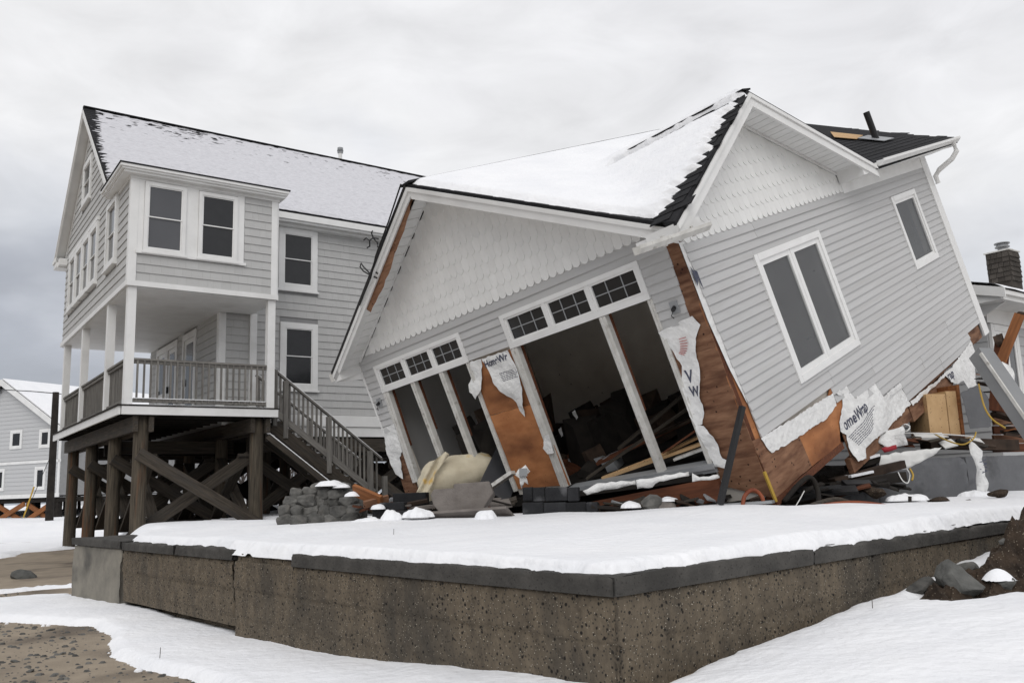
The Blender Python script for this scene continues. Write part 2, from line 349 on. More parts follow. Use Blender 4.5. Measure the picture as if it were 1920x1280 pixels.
TERR = [(2.63, 9.0, 1.04), (1.8, 9, 1.04), (.87, 9.6, .95), (.08, 9.8, .965), (-.43, 10, .955), (-1.8, 11, .95), (-3.3, 12, .92), (-7.4, 17, .84), (-5.5, 14.5, .86), (4.43, 10, .99), (6.2, 11, .98), (5.3, 9.4, .86), (3, 7.4, .84), (.6, 5.4, .84), (-1.5, 7.6, .84), (-4, 10.4, .84), (-5.8, 12.4, .83),
        (1.5, 7.2, .92), (-.5, 8, .90), (3, 12, .9), (0, 13, .95), (-4, 17, .85), (0, 18, .95), (5, 16, 1.0), (10, 14, 1.05), (12, 22, 1.1), (0, 30, 1.1), (-10, 30, 1.0), (20, 40, 1.2)]
def terrace(x, y):
    z = smoothz(x, y, TERR, .8+.012*math.hypot(x, y))
    dl = (-5.55-.42*(y-12.4))-x if y > 11 else -1      # the ground falls away to the beach left of this line
    p = V((x, y))-WC; k_ = max(sst(-.35, .9, dl), sst(10.12, 10.6, p.dot(E2))*(1-sst(.5, 1.8, p.dot(E1))))
    return z-k_*(z-beach(x, y)+.12)
def axis(lo, hi, c, d0, g):
    """grid lines: fine near c, growing outwards"""
    a = [c]; d = d0
    while a[-1] < hi: a.append(a[-1]+d); d *= g
    b = [c]; d = d0
    while b[-1] > lo: b.append(b[-1]-d); d *= g
    return sorted(set(a+b))
gx = axis(-900, 900, -3.5, .09, 1.055); gy = axis(-60, 1800, 7.5, .09, 1.055)
m = MB()
for y in gy:
    for x in gx:
        z = beach(x, y); p = V((x, y))-WC; s_, t_ = p.dot(E1), p.dot(E2)
        if s_ > .4 and t_ > .4: z = min(z, .3)
        d = math.hypot(x, y)
        if d > 60: z = z*(1-sst(60, 200, d))+1.0*sst(60, 200, d)
        m.v.append(V((x, y, z)))
nx = len(gx)
for j in range(len(gy)-1):
    for i in range(nx-1): m.f.append((j*nx+i, j*nx+i+1, (j+1)*nx+i+1, (j+1)*nx+i))
obj('beach', m, m_sand, smooth=True, kind='structure', label='bare brown sand of the beach with scattered pebbles', cat='ground')
# raised ground behind the seawall
def ter_pt(s_, t_): return WC.x+E1.x*s_+E2.x*t_, WC.y+E1.y*s_+E2.y*t_
sa = [-.0+.05]+axis(.3, 34, 4, .25, 1.06); ta = [.05]+axis(.3, 34, 5, .25, 1.06)
sa = [x for x in sa if x >= .05]; ta = [x for x in ta if x >= .05]
m = MB()
for t_ in ta:
    for s_ in sa:
        x, y = ter_pt(s_, t_); m.v.append(V((x, y, terrace(x, y)-.015)))
nx = len(sa)
for j in range(len(ta)-1):
    for i in range(nx-1): m.f.append((j*nx+i, j*nx+i+1, (j+1)*nx+i+1, (j+1)*nx+i))
obj('terrace_ground', m, m_terr, smooth=True, kind='structure', label='raised dark ground held behind the concrete seawall', cat='ground')

# snow lying on the terrace: a blanket with a soft broken lip over the coping
def tsnow(s_, t_):
    x, y = ter_pt(s_, t_); z = terrace(x, y)
    lipn = .030*noise.noise((s_*2.2, t_*2.2, 5))+.022*noise.noise((s_*7, t_*7, 1))+.012*noise.noise((s_*17, t_*17, 9))
    e = min(s_+(.05 if 1.6 < t_ < 1e9 else .02), t_+.02)
    gone = 0
    if 5.1 < t_: e = min(e, s_-.06-.05*noise.noise((t_*2, 0, 0)))
    e += lipn-.035
    h = .085*sst(-.005, .13, e)-.004
    # bare spots: round the piles, rocks and the wrecked house
    bx = .5*noise.noise((x*.9, y*.9, 3))
    q = V((x-2.75, y-9.3)); q1, q2 = q.dot(E1), q.dot(E2)
    dh = min(q1+.3+.8*sst(.3, 2, q2), q2+.35) if y < 24 and q2 < 12 else -1     # the ground under and just before the wreck is bare
    h -= .2*sst(.0, .35, dh+.25*bx)
    if x < -6.3 and y < 24: h -= .16*sst(17.6+.8*bx, 18.4+.8*bx, y-.3*(x+6))
    h += .018*noise.noise((x*.8, y*.8, 7))*(e > .15)+.010*noise.noise((x*2.3, y*2.3, 1))*(e > .1)
    droop = .022*(1-sst(-.02, .10, e))
    return (x, y, z+(h if h > 0 else -.02)-(droop if e < .1 else 0)), h
sa = lin(-.012, 1.2, 60)[:-1]+lin(1.2, 8.6, 150)[:-1]+axis(8.6, 60, 8.6, .2, 1.15)
ta = lin(-.012, .9, 48)[:-1]+lin(.9, 11, 200)[:-1]+axis(11, 70, 11, .1, 1.08)
obj('terrace_snow', hfield(sa, ta, tsnow), m_snow, smooth=True, kind='stuff', label='smooth snow blanket on the terrace above the seawall', cat='snow')

# snow on the beach and on the slope right of the seawall corner
BAND = [(-14, 13.2), (-7.5, 12.75), (-7.0, 13.0), (-5.2, 12.6), (-4.0, 10.3), (.6, 5.2), (.6, 3.2), (-1.3, 5.2), (-2.2, 6.35), (-2.63, 6.84), (-3.07, 7.2), (-3.62, 7.84), (-4.05, 8.75), (-4.6, 9.55), (-5.1, 9.8), (-6.0, 10.2), (-8, 11.4), (-14, 12.2)]
RIGHT = [(.52, 4.72), (.35, 4.2), (-.3, 2.6), (.5, 1), (30, -4), (40, 30), (6, 10)]
MOUND = [(2.95, 6.60), (3.12, 6.42), (3.35, 6.45), (3.62, 6.55), (3.72, 6.42), (4.0, 6.55), (4.5, 6.8), (5.4, 7.0), (7, 7.6), (7.5, 10), (5.6, 9.2), (4.6, 8.15), (4.0, 7.65), (3.4, 7.05)]
def bsnow(x, y):
    z = beach(x, y); n_ = .10*noise.noise((x*1.6, y*1.6, 4))+.05*noise.noise((x*5, y*5, 8))+.02*noise.noise((x*16, y*16, 3))
    p = V((x, y))-WC; s_, t_ = p.dot(E1), p.dot(E2)
    d = max(dpoly(x, y, BAND) if y < 15 and x < 1.5 else -9, dpoly(x, y, RIGHT) if x > -1 else -9)
    if y > 13.2 and x < -5:     # snow across the flat beyond the beach, patchy near its edge
        d = max(d, (y-22.5-.12*(x+12))*.12+.35*noise.noise((x*.35, y*.22, 3))+.25*noise.noise((x*1.2, y*.5, 1)) if y < 34 else 2)
        d = max(d, .10-abs((y-14.3)-.75*(x+7.4)+.15*noise.noise((x*2, y*2, 0)))*.9 if x > -9.5 and y < 15.5 else -9)
    if s_ > -.6 and t_ > 0 and x > .4: d = min(d, .5)
    if x > 2.4 and 5.6 < y < 11: d = min(d, -dpoly(x, y, MOUND)*1.0+.02)
    if s_ > .2 and t_ > .2 and t_ < 11: d = -1
    d += n_*.6
    th_ = .075+.05*sst(.2, 1.2, d)*(x > .3)
    h = th_*sst(0, .12, d)+.014*noise.noise((x*2.1, y*2.1, 6))*sst(.1, .4, d)-.004
    # drift banked against the right wall
    if x > .5 and t_ < .0: h += .05*math.exp(t_*3.0)*sst(.1, .5, d)+.04*noise.noise((x*2.7, y*2.7, 12))*math.exp(t_*4)*sst(.1, .4, d)
    return (x, y, z+(h if h > 0 else -.03)), h
gx2 = lin(-16, -10, 40)[:-1]+lin(-10, 7, 340)[:-1]+lin(7, 14, 40); gy2 = lin(-1, 3, 40)[:-1]+lin(3, 14, 230)[:-1]+lin(14, 18, 80)[:-1]+lin(18, 26, 70)
obj('beach_snow', hfield(gx2, gy2, bsnow), m_snow, smooth=True, kind='stuff', label='snow patches lying on the sand and slope before the seawall', cat='snow')
def fsnow(x, y):
    z = beach(x, y); d = math.hypot(x, y)
    if d > 60: z = z*(1-sst(60, 200, d))+1.0*sst(60, 200, d)
    return (x, y, z+.07+.05*noise.noise((x*.5, y*.5, 0))), 1
obj('far_snow', hfield(axis(-700, 500, -20, .8, 1.06), [y for y in axis(25.5, 1200, 26, .7, 1.05) if y >= 25.5], fsnow), m_snow, smooth=True, kind='stuff', label='snow covering the flat ground beyond the stilt house', cat='snow')
# soil bank at the right
def mound(x, y):
    d = dpoly(x, y, MOUND); z = beach(x, y)
    h = .06+.60*sst(.0, .5, d)*sst(3.1, 4.5, x)+.17*noise.noise((x*3, y*3, 2))+.12*noise.noise((x*8, y*8, 5))+.06*noise.noise((x*22, y*22, 7))
    return (x, y, z+(h*sst(-.12, .12, d) if d > -.1 else -.05)), d+.1
obj('soil_bank', hfield(lin(2.7, 7.6, 190), lin(6.1, 10, 150), mound), m_soil, smooth=False, kind='structure', label='dark crumbling soil bank at the end of the seawall', cat='soil bank')

# ------------------------------------------------------------------ seawall
def rgrid(F, u0, u1, v0, v1, n1, du, amp, top=True, ends=True, seed=0, depth=.4, chip=.0):
    """rough-faced block: a finely divided face, top and ends, displaced like pitted concrete"""
    m = MB(); nu = max(2, int((u1-u0)/du)); nv = max(2, int((v1-v0)/du)); nd = max(2, int(depth/(du*2)))
    def dp(u, v, n, k):
        a = .5*noise.noise((u*6+seed, v*6, n*6))+.5*noise.noise((u*19, v*19+seed, n*19))
        pit = max(0, noise.noise((u*34+seed, v*26, n*30))-.22)*2.2
        step = .9*sst(.50, .512, v+.02*noise.noise((u*.8, 0, seed)))+.7*sst(.25, .262, v+.02*noise.noise((u*.7, 3, seed))) if amp > .01 else 0
        seam = .55*math.exp(-((v-.50-.02*noise.noise((u*.8, 0, seed)))/.010)**2) if amp > .01 else 0
        return amp*(a-pit-seam+step-.8*(amp > .01))
    def patch(fn, na, nb):
        o = len(m.v)
        for j in range(nb+1):
            for i in range(na+1): m.v.append(fn(i/na, j/nb))
        for j in range(nb):
            for i in range(na): m.f.append((o+j*(na+1)+i, o+j*(na+1)+i+1, o+(j+1)*(na+1)+i+1, o+(j+1)*(na+1)+i))
    edge = lambda a, b: -chip*max(0, noise.noise((a*5+seed, b*5, 3))+.15)
    def pt(u, v, n):
        a = u0+(u1-u0)*u; b = v0+(v1-v0)*v
        q = dp(a, b, n, 0); e = edge(a, n)*(v > .93)+edge(b, n+4)*(u < 1e-6 or u > 1-1e-6)*1.5
        return F(a+(q if u in (0, 1) else 0), b+(q*.8+e if v > .999 else 0), n+(q+e if n >= n1-1e-6 else 0))
    patch(lambda a, b: pt(a, b, n1), nu, nv)
    patch(lambda a, b: pt(a, 1., n1-depth*b), nu, nd)
    patch(lambda a, b: pt(0., b, n1-depth*a), nd, nv)
    patch(lambda a, b: pt(1., b, n1-depth*a), nd, nv)
    b_ = bmesh.new(); me = bpy.data.meshes.new('t'); me.from_pydata(m.v, [], m.f); b_.from_mesh(me)
    bmesh.ops.remove_doubles(b_, verts=b_.verts, dist=.0015); b_.to_mesh(me); b_.free()
    return me
FL = frame((WC.x, WC.y, 0), (E2.x, E2.y, 0), (0, 0, 1), (-E1.x, -E1.y, 0))     # left arm, u from the corner leftwards
FR = frame((WC.x, WC.y, 0), (E1.x, E1.y, 0), (0, 0, 1), (-E2.x, -E2.y, 0))     # right arm
sw = empty('seawall', Matrix.Identity(4), label='low concrete seawall with pebbled face and dark coping, snow on top', cat='seawall')
def wpart(name, me, mat, sm=True):
    if sm: me.shade_smooth()
    return put(name, me, mat, sw)
wpart('wall_segment', rgrid(FL, -.015, 4.795, -.15, .755, .0, .018, .012, seed=1, chip=.012), m_conc)
wpart('wall_segment', rgrid(FL, 4.845, 8.05, .16, .76, -.012, .022, .013, seed=9, chip=.035), m_conc)
wpart('wall_segment', rgrid(FL, 5.0, 7.3, -.2, .15, -.10, .04, .02, seed=19, chip=.03), m_conc)
wpart('wall_segment', rgrid(FR, .0, 7.4, .0, .755, .0, .022, .012, seed=21, chip=.012), m_conc)
wpart('coping_slab', rgrid(FL, -.02, 3.62, .76, .865, .03, .022, .006, seed=31, chip=.012), m_cap)
wpart('broken_coping', rgrid(FL, 3.63, 4.80, .757, .822, -.02, .022, .012, seed=63, chip=.05), m_conc)
wpart('coping_slab', rgrid(FL, 4.84, 6.3, .765, .865, .02, .022, .008, seed=33, chip=.03), m_cap)
wpart('coping_slab', rgrid(FL, 6.32, 8.0, .765, .86, .025, .024, .008, seed=35, chip=.03), m_cap)
wpart('coping_slab', rgrid(FR, -.02, 2.06, .76, .865, .03, .022, .006, seed=37, chip=.012), m_cap)
wpart('coping_slab', rgrid(FR, 2.075, 7.4, .76, .865, .028, .026, .007, seed=39, chip=.03), m_cap)
# separate end block
eb = empty('concrete_block', Matrix.Identity(4), label='pale squarish concrete block at the far left end of the seawall', cat='concrete block')
o = put('block_body', rgrid(FL, 8.09, 10.14, -.1, .775, .01, .028, .006, seed=41, depth=.8, chip=.02), m_block, eb); o.data.shade_smooth()
o = put('block_top', rgrid(FL, 8.07, 10.16, .777, .868, .03, .028, .006, seed=43, depth=.82, chip=.015), m_cap, eb); o.data.shade_smooth()
# pebbles and stones on the sand
m = MB(); rn = random.Random(5)
for i in range(5200):
    x = rn.uniform(-8, -1.5); y = rn.uniform(4.5, 17) if i % 3 else rn.uniform(5, 10)
    if bsnow(x, y)[1] > 0 or (V((x, y))-WC).dot(E1) > 0: continue
    r = rn.choice((.004, .005, .006, .008, .011, .015, .022)); z = beach(x, y); o_ = len(m.v); a = rn.uniform(0, 6.3)
    for k in range(5):
        t = a+k*1.2566; m.v.append(V((x+math.cos(t)*r*1.5*(1+.3*math.sin(k)), y+math.sin(t)*r*1.1, z-.002)))
    for k in range(5):
        t = a+k*1.2566; m.v.append(V((x+math.cos(t)*r*.8, y+math.sin(t)*r*.6, z+r*.7)))
    for k in range(5): m.f.append((o_+k, o_+(k+1) % 5, o_+5+(k+1) % 5, o_+5+k))
    m.f.append(tuple(o_+5+k for k in range(5)))
obj('pebbles', m, m_stone, kind='stuff', label='scattered small pebbles on the sand', cat='pebbles')
m = MB(); rn = random.Random(15); k_ = 0
while k_ < 320:
    x = rn.uniform(-7, -1.8); y = rn.uniform(5.5, 15.5); k_ += 1
    a_ = max(bsnow(x+.10, y)[1], bsnow(x, y+.12)[1], bsnow(x-.10, y)[1])
    if bsnow(x, y)[1] > 0 or a_ <= 0 or (V((x, y))-WC).dot(E1) > -.05: continue
    r = rn.uniform(.010, .034); z = beach(x, y); o_ = len(m.v)
    for (lv, rr) in ((-.2, 1.0), (.45, .85), (.8, .4)):
        for q in range(6): m.v.append(V((x+math.cos(q*1.047+k_)*r*rr*rn.uniform(.8, 1.3), y+math.sin(q*1.047+k_)*r*rr*rn.uniform(.8, 1.3), z+r*lv)))
    for lv in range(2):
        for q in range(6): m.f.append((o_+lv*6+q, o_+lv*6+(q+1) % 6, o_+lv*6+6+(q+1) % 6, o_+lv*6+6+q))
    m.f.append(tuple(o_+12+q for q in range(6)))
obj('snow_crumbs', m, m_snow, smooth=True, kind='stuff', label='crumbs of snow along the ragged edge on the sand', cat='snow')
rn = random.Random(11)
for i in range(16):
    x = rn.uniform(-6.0, -2.4); y = rn.uniform(5.5, 9.5)
    if bsnow(x, y)[1] > 0: continue
    rock('beach_stone', (x, y, beach(x, y)+.006), (rn.uniform(.03, .06), rn.uniform(.02, .04), .018), m_stone, 300+i, rot=rn.uniform(0, 6), sub=1,
         label='small flat dark stone on the bare sand at lower left', cat='stone', group='small stones on the bare sand')
rock('beach_stone', (-8.9, 15.85, .07), (.26, .2, .13), m_bould, 77, label='rounded grey stone on the sand left of the concrete block', cat='stone')
rn = random.Random(3)
for i in range(10):
    x, y = -8.6+.24*i*.9+rn.uniform(-.2, .2), 18.2+rn.uniform(-.4, .4)+.12*i
    rock('dark_stone', (x, y, beach(x, y)+.04), (rn.uniform(.1, .22), .12, rn.uniform(.06, .11)), m_stone, 90+i, sub=1, rot=rn.uniform(0, 3),
         label='small dark stone in the row at the foot of the leftmost pile', cat='stone', group='dark stones by the leftmost pile')
# stones on the soil bank
rock('boulder', (3.26, 6.62, .56), (.17, .22, .19), m_bould, 5, rot=-.5, sub=4, facet=(.42, .66), label='large pale grey boulder lying in the snow below the soil bank', cat='boulder')
rock('stone', (3.6, 6.66, .53), (.11, .085, .08), m_bould, 8, rot=.3, sub=3, facet=(.45, .7), label='small grey stone with a snow cap right of the large boulder', cat='stone')
rock('stone', (3.05, 6.86, .50), (.20, .09, .06), m_stone, 12, rot=.5, sub=3, facet=(.45, .7), label='flat brown stone just behind the large boulder', cat='stone')
rock('stone', (3.62, 7.18, .60), (.16, .09, .06), m_stone, 17, rot=.5, sub=3, facet=(.45, .7), label='grey stone on the slope above the large boulder', cat='stone')
rn = random.Random(21)
for i in range(40):
    x, y = rn.uniform(3.3, 5.2), rn.uniform(6.5, 7.9)
    if dpoly(x, y, MOUND) < .1: continue
    rock('stone', (x, y, mound(x, y)[0][2]+.0), (rn.uniform(.03, .07), rn.uniform(.03, .05), .03), m_stone, 130+i, sub=1, label='small stone embedded in the dark soil bank', cat='stone', group='stones in the soil bank')
m = hfield(lin(3.45, 3.75, 16), lin(6.55, 6.80, 14), lambda x, y: ((x, y, .565+.07*max(-.2, 1-((x-3.585)/.11)**2-((y-6.68)/.085)**2)), 1-((x-3.585)/.11)**2-((y-6.68)/.085)**2))
obj('snow_cap', m, m_snow, smooth=True, kind='stuff', label='snow cap on the small stone by the boulder', cat='snow')

# ------------------------------------------------------------------ windows and siding
def window(parent, F, u0, u1, v0, v1, cw=.09, glass=None, style='double', sill=True, cn=.06, gn=.0, mat=None, name='window', label=None):
    """casing (the part) with sash, panes and sill as its sub-parts; u0..v1 is the outer casing"""
    mat = mat or m_trim; glass = glass or m_glassdk
    m = MB(); m.fbox(F, u0, u0+cw, v0, v1, -.02, cn); m.fbox(F, u1-cw, u1, v0, v1, -.02, cn)
    m.fbox(F, u0+cw, u1-cw, v1-cw, v1, -.02, cn+.004); m.fbox(F, u0+cw, u1-cw, v0, v0+cw, -.02, cn+.004)
    w_ = obj(name, m, mat, parent)
    if label: w_['label'] = label
    a0, a1, b0_, b1_ = u0+cw, u1-cw, v0+cw, v1-cw
    def sash(x0, x1, y0, y1, n0, fw_=.035):
        s_ = MB(); s_.fbox(F, x0, x0+fw_, y0, y1, n0-.02, n0+.012); s_.fbox(F, x1-fw_, x1, y0, y1, n0-.02, n0+.012)
        s_.fbox(F, x0+fw_, x1-fw_, y0, y0+fw_, n0-.02, n0+.010); s_.fbox(F, x0+fw_, x1-fw_, y1-fw_, y1, n0-.02, n0+.010)
        obj('sash', s_, m_frame, w_)
        obj('pane', MB().fbox(F, x0+fw_-.004, x1-fw_+.004, y0+fw_-.004, y1-fw_+.004, n0-.018, n0-.008), glass, w_)
    if style == 'double':
        mid = (b0_+b1_)/2; sash(a0, a1, mid-.012, b1_, .036, .022); sash(a0, a1, b0_, mid+.012, .022, .022)
    elif style == 'pair':
        mid = (a0+a1)/2; sash(a0, mid-.012, b0_, b1_, gn, .07); sash(mid+.012, a1, b0_, b1_, gn, .07)
        obj('mullion', MB().fbox(F, mid-.012, mid+.012, b0_, b1_, gn-.02, gn+.018), m_frame, w_)
    else: sash(a0, a1, b0_, b1_, gn, .05 if style == 'single' else .03)
    if sill: obj('sill', MB().fbox(F, u0-.03, u1+.03, v0-.045, v0+.0, -.02, cn+.03), mat, w_)
    return w_
class Pieces:
    """alike pieces of one thing: the 300 that show largest become objects of their own, the rest one joined part"""
    def __init__(s, name, me, mat, parent, stuff, cap=300): s.name, s.me, s.mat, s.parent, s.stuff, s.cap, s.l = name, me, mat, parent, stuff, cap, []
    def add(s, mw): s.l.append(mw)
    def done(s):
        pm = s.parent.matrix_world
        def area(mw):
            p = pm @ mw @ V((.5, .5, 0)) - EYE; d = p.dot(fw)
            if d < .3: return 0
            n_ = ((pm @ mw).to_3x3() @ V((0, 0, 1))); u_ = (pm @ mw).to_3x3(); ar = u_.col[0].length*u_.col[1].length
            x_, y_ = p.dot(rt)/d, p.dot(up)/d
            return ar/(d*d) * max(.05, -n_.normalized().dot(p.normalized())) * (1 if abs(x_) < .6 and abs(y_) < .41 else .01)
        s.l.sort(key=area, reverse=True)
        if not s.me.materials: s.me.materials.append(s.mat)
        for mw in s.l[:s.cap]: put(s.name, s.me, s.mat, s.parent, mw)
        if s.l[s.cap:]:
            vs = [v.co.copy() for v in s.me.vertices]; fs = [tuple(f.vertices) for f in s.me.polygons]; m = MB()
            for mw in s.l[s.cap:]: m.add([mw @ v for v in vs], fs)
            obj(s.stuff, m, s.mat, s.parent, kind='stuff')
def mwf(F, u, v, n, su, sv, tilt=0., sn=1.):
    return F.m @ Matrix.Translation((u, v, n)) @ Matrix.Rotation(tilt, 4, 'Z') @ Matrix.Diagonal((su, sv, sn, 1))
def cut(u0, u1, holes):
    seg = [(u0, u1)]
    for a, b in holes:
        seg = [x for s_ in seg for x in ((s_[0], min(s_[1], a)), (max(s_[0], b), s_[1])) if x[1]-x[0] > .02]
    return seg
def shingle_wall(P, F, U0, U1, V0, V1, holes=(), exp=.178, clip=None, rn=random.Random(1)):
    v = V0
    while v < V1-.02:
        t = min(v+exp, V1); h = [(a, b) for a, b, c, d in holes if c < t-.01 and d > v+.01]
        lo, hi = U0, U1
        if clip: a_, b_ = clip(t); lo, hi = max(lo, a_), min(hi, b_)
        if hi-lo > .05:
            for a, b in cut(lo, hi, h):
                u = a
                while u < b-.005:
                    w_ = rn.uniform(.11, .26); e = min(u+w_, b)
                    if b-e < .07: e = b
                    P.add(mwf(F, u+.0006, v+rn.uniform(-.0015, .0015), .004+rn.uniform(-.001, .001), e-u-.0012, t-v+.012, 0, 1)); u = e
        v = t
wedge = MB().hexa([(0, 0, 0), (1, 0, 0), (1, 0, .024), (0, 0, .024), (0, 1, 0), (1, 1, 0), (1, 1, .004), (0, 1, .004)]).mesh('shingle')

# ------------------------------------------------------------------ house on timber piles
yaw = math.radians(35.7196); ca, sa_ = math.cos(yaw), math.sin(yaw); LO = V((-7.509, 16.457, 3.1739))
LM = Matrix(((ca, -sa_, 0, LO.x), (sa_, ca, 0, LO.y), (0, 0, 1, LO.z), (0, 0, 0, 1)))
lh = empty('stilt_house', LM, label='grey shingled two-storey house standing on timber piles, porch below', cat='house')
X1 = 10.2
FF = frame((0, 0, 0), (1, 0, 0), (0, 0, 1), (0, -1, 0))            # bump-out front, u=a
FM = frame((0, 1.7, 0), (1, 0, 0), (0, 0, 1), (0, -1, 0))          # main front wall
FS = frame((0, 0, 0), (0, 1, 0), (0, 0, 1), (-1, 0, 0))            # left side, u=b
FI = frame((2.3, 0, 0), (0, 1, 0), (0, 0, 1), (-1, 0, 0))          # porch inner wall
FE = frame((3.0, 0, 0), (0, 1, 0), (0, 0, 1), (1, 0, 0))           # bump-out right side
ridge = lambda b: 7.96-abs(b-4.9)*.853
m = MB(); m.box(.0, 2.97, .0, 1.75, 2.45, 4.6)
obj('upper_bay_wall', m, m_back, lh)
m = MB(); m.prism([(1.7, 2.45), (8.1, 2.45), (8.1, ridge(8.1)-.12), (4.9, ridge(4.9)-.12), (1.7, ridge(1.7)-.12)], frame((0, 0, 0), (0, 1, 0), (0, 0, 1), (1, 0, 0)), .001, X1)
obj('upper_wall', m, m_back, lh)
obj('lower_wall', MB().box(2.3, X1, 1.7, 8.1, -.2, 2.44), m_back, lh)
P = Pieces('shingle', wedge, m_shing, lh, 'shingle_cladding'); R1 = random.Random(2)
hB = [(0, 2.27, 3.07, 4.6)]
shingle_wall(P, FF, .13, 2.86, 2.46, 4.56, hB, rn=R1)
hM = [(3.63, 4.65, 3.02, 4.6), (3.70, 4.66, .62, 2.26), (6.58, 7.57, 3.02, 4.6), (6.58, 7.57, .6, 2.26)]
shingle_wall(P, FM, 3.02, X1, .06, 4.58, hM, rn=R1)
shingle_wall(P, FM, 2.44, 3.0, .06, 2.36, rn=R1)
SW = [(1.12, 2.22, 3.07, 4.62), (3.28, 7.25, 3.1, 4.66)]
GW = (4.62, 5.8, 5.55, 6.75)
shingle_wall(P, FS, .13, 8.1, 2.46, 4.72, SW, rn=R1, clip=lambda t: (0 if t < 4.62 else 1.7, 8.0))
shingle_wall(P, FS, 1.7, 8.1, 4.72, 7.7, [GW], rn=R1, clip=lambda t: (4.9-(7.74-t)/.853, 4.9+(7.74-t)/.853))
shingle_wall(P, FI, 1.82, 8.1, .06, 2.34, [(3.42, 4.62, 0, 2.3), (5.15, 7.3, 0, 2.3)], rn=R1)
shingle_wall(P, FE, 0.12, 1.7, 2.46, 4.56, rn=R1)
P.done()
# trim
def trim(F, u0, u1, v0, v1, n0=-.01, n1=.035, name='trim_board', mat=None): return obj(name, MB().fbox(F, u0, u1, v0, v1, n0, n1), mat or m_trim, lh)
trim(FF, -.035, .125, 2.46, 4.56, name='corner_board'); trim(FS, -.0, .12, 2.46, 4.56, n1=.032, name='corner_board'); trim(FF, 2.86, 2.99, 2.36, 4.56, name='corner_board')
trim(FE, .0, .11, 2.36, 4.56, n1=.03, name='corner_board')
trim(FF, -.04, 3.02, 2.35, 2.455, n1=.055, name='band_board'); trim(FS, -.0, 8.1, 2.352, 2.455, n1=.05, name='band_board'); trim(FE, .02, 1.65, 2.352, 2.455, n1=.05, name='band_board')
trim(FM, 3.02, X1, 4.57, 4.86, n1=.03, name='frieze_board'); trim(FM, 2.4, X1, -.22, .05, n1=.05, name='band_board'); trim(FM, 2.28, 2.44, .05, 2.36, name='corner_board'); trim(FI, 1.70, 1.80, .05, 2.36, n1=.03, name='corner_board')
trim(FM, 3.02, X1, -.46, -.225, n1=.02, name='skirt_board')
trim(FM, 2.98, 3.14, .05, 2.36, n1=.09, name='pilaster')
# paired windows of the bay: casing panel between them
window(lh, FF, .235, 1.045, 3.08, 4.53, .075, style='double', label='pale-shaded double-hung window at the corner of the bay', glass=m_glassgy)
window(lh, FF, 1.30, 2.11, 3.08, 4.51, .075, style='double', label='dark double-hung window right of the corner window')
trim(FF, .127, .232, 3.08, 4.56, n1=.028, name='casing_panel'); trim(FF, 1.048, 1.297, 3.08, 4.56, n1=.028, name='casing_panel'); trim(FF, 2.113, 2.26, 3.06, 4.56, n1=.03, name='casing_panel')
trim(FF, .13, 2.11, 4.532, 4.56, n1=.026, name='casing_panel'); trim(FF, .10, 2.3, 3.02, 3.078, n1=.07, name='window_sill')
window(lh, FM, 3.65, 4.63, 3.04, 4.565, .14, style='double'); window(lh, FM, 3.71, 4.65, .63, 2.24, .14, style='double')
window(lh, FM, 6.6, 7.55, 3.04, 4.565, .14, style='double'); window(lh, FM, 6.6, 7.55, .63, 2.24, .14, style='double')
window(lh, FS, 1.15, 2.2, 3.10, 4.58, .12, style='double', cn=.08)
for i in range(4): window(lh, FS, 3.30+.985*i, 4.285+.985*i, 3.13, 4.60, .12, style='double', cn=.07, sill=True)
trim(FS, 3.28, 7.26, 4.605, 4.70, n1=.075, name='window_head')
window(lh, FS, 4.64, 5.78, 5.58, 6.72, .14, style='double', cn=.06)
# cornice of the bay, wrapped round two sides
def cornice(lay):
    for k, (n1, z0, z1, mt, nm) in enumerate(lay):
        m = MB(); m.box(-n1, 3.0+n1*.55, -n1, -.0, z0, z1); m.box(-n1, -.0, .0, 1.75, z0, z1); m.box(3.0, 3.0+n1*.55, .0, 1.70, z0, z1)
        obj(nm, m, mt, lh)
cornice([(.05, 4.56, 4.615, m_trim, 'cornice'), (.20, 4.616, 4.66, m_trim, 'cornice'), (.25, 4.661, 4.70, m_trim, 'cornice'), (.285, 4.701, 4.755, m_trim, 'cornice')])
m = MB(); e = .30
m.add([(-e, -e, 4.757), (3+e*.6, -e, 4.757), (3+e*.6, 1.7, 4.757), (-e, 1.7, 4.757), (-e, -e, 4.785), (3+e*.6, -e, 4.785), (2.6, 1.7, 5.2), (.3, 1.7, 5.2), (-e, 1.7, 4.785), (3+e*.6, 1.7, 4.785)],
      [(0, 1, 5, 4), (4, 5, 6, 7), (1, 2, 9, 5), (5, 9, 6), (0, 4, 8, 3), (4, 7, 8), (0, 3, 2, 1)])
obj('bay_roof', m, m_roof, lh)
# main roof
AO = -.26
def slab(m, p, t):      # p: 4 top corners -> slab of thickness t below
    m.hexa([V(q)-V((0, 0, t)) for q in p]+[V(q) for q in p])
m = MB(); slab(m, [(AO, 1.28, ridge(1.28)), (X1+.3, 1.28, ridge(1.28)), (X1+.3, 4.9, 7.96), (AO, 4.9, 7.96)], .05)
slab(m, [(AO, 8.52, ridge(8.52)), (AO, 4.9, 7.96), (X1+.3, 4.9, 7.96), (X1+.3, 8.52, ridge(8.52))], .05)
rf = obj('roof', m, m_roof, lh)
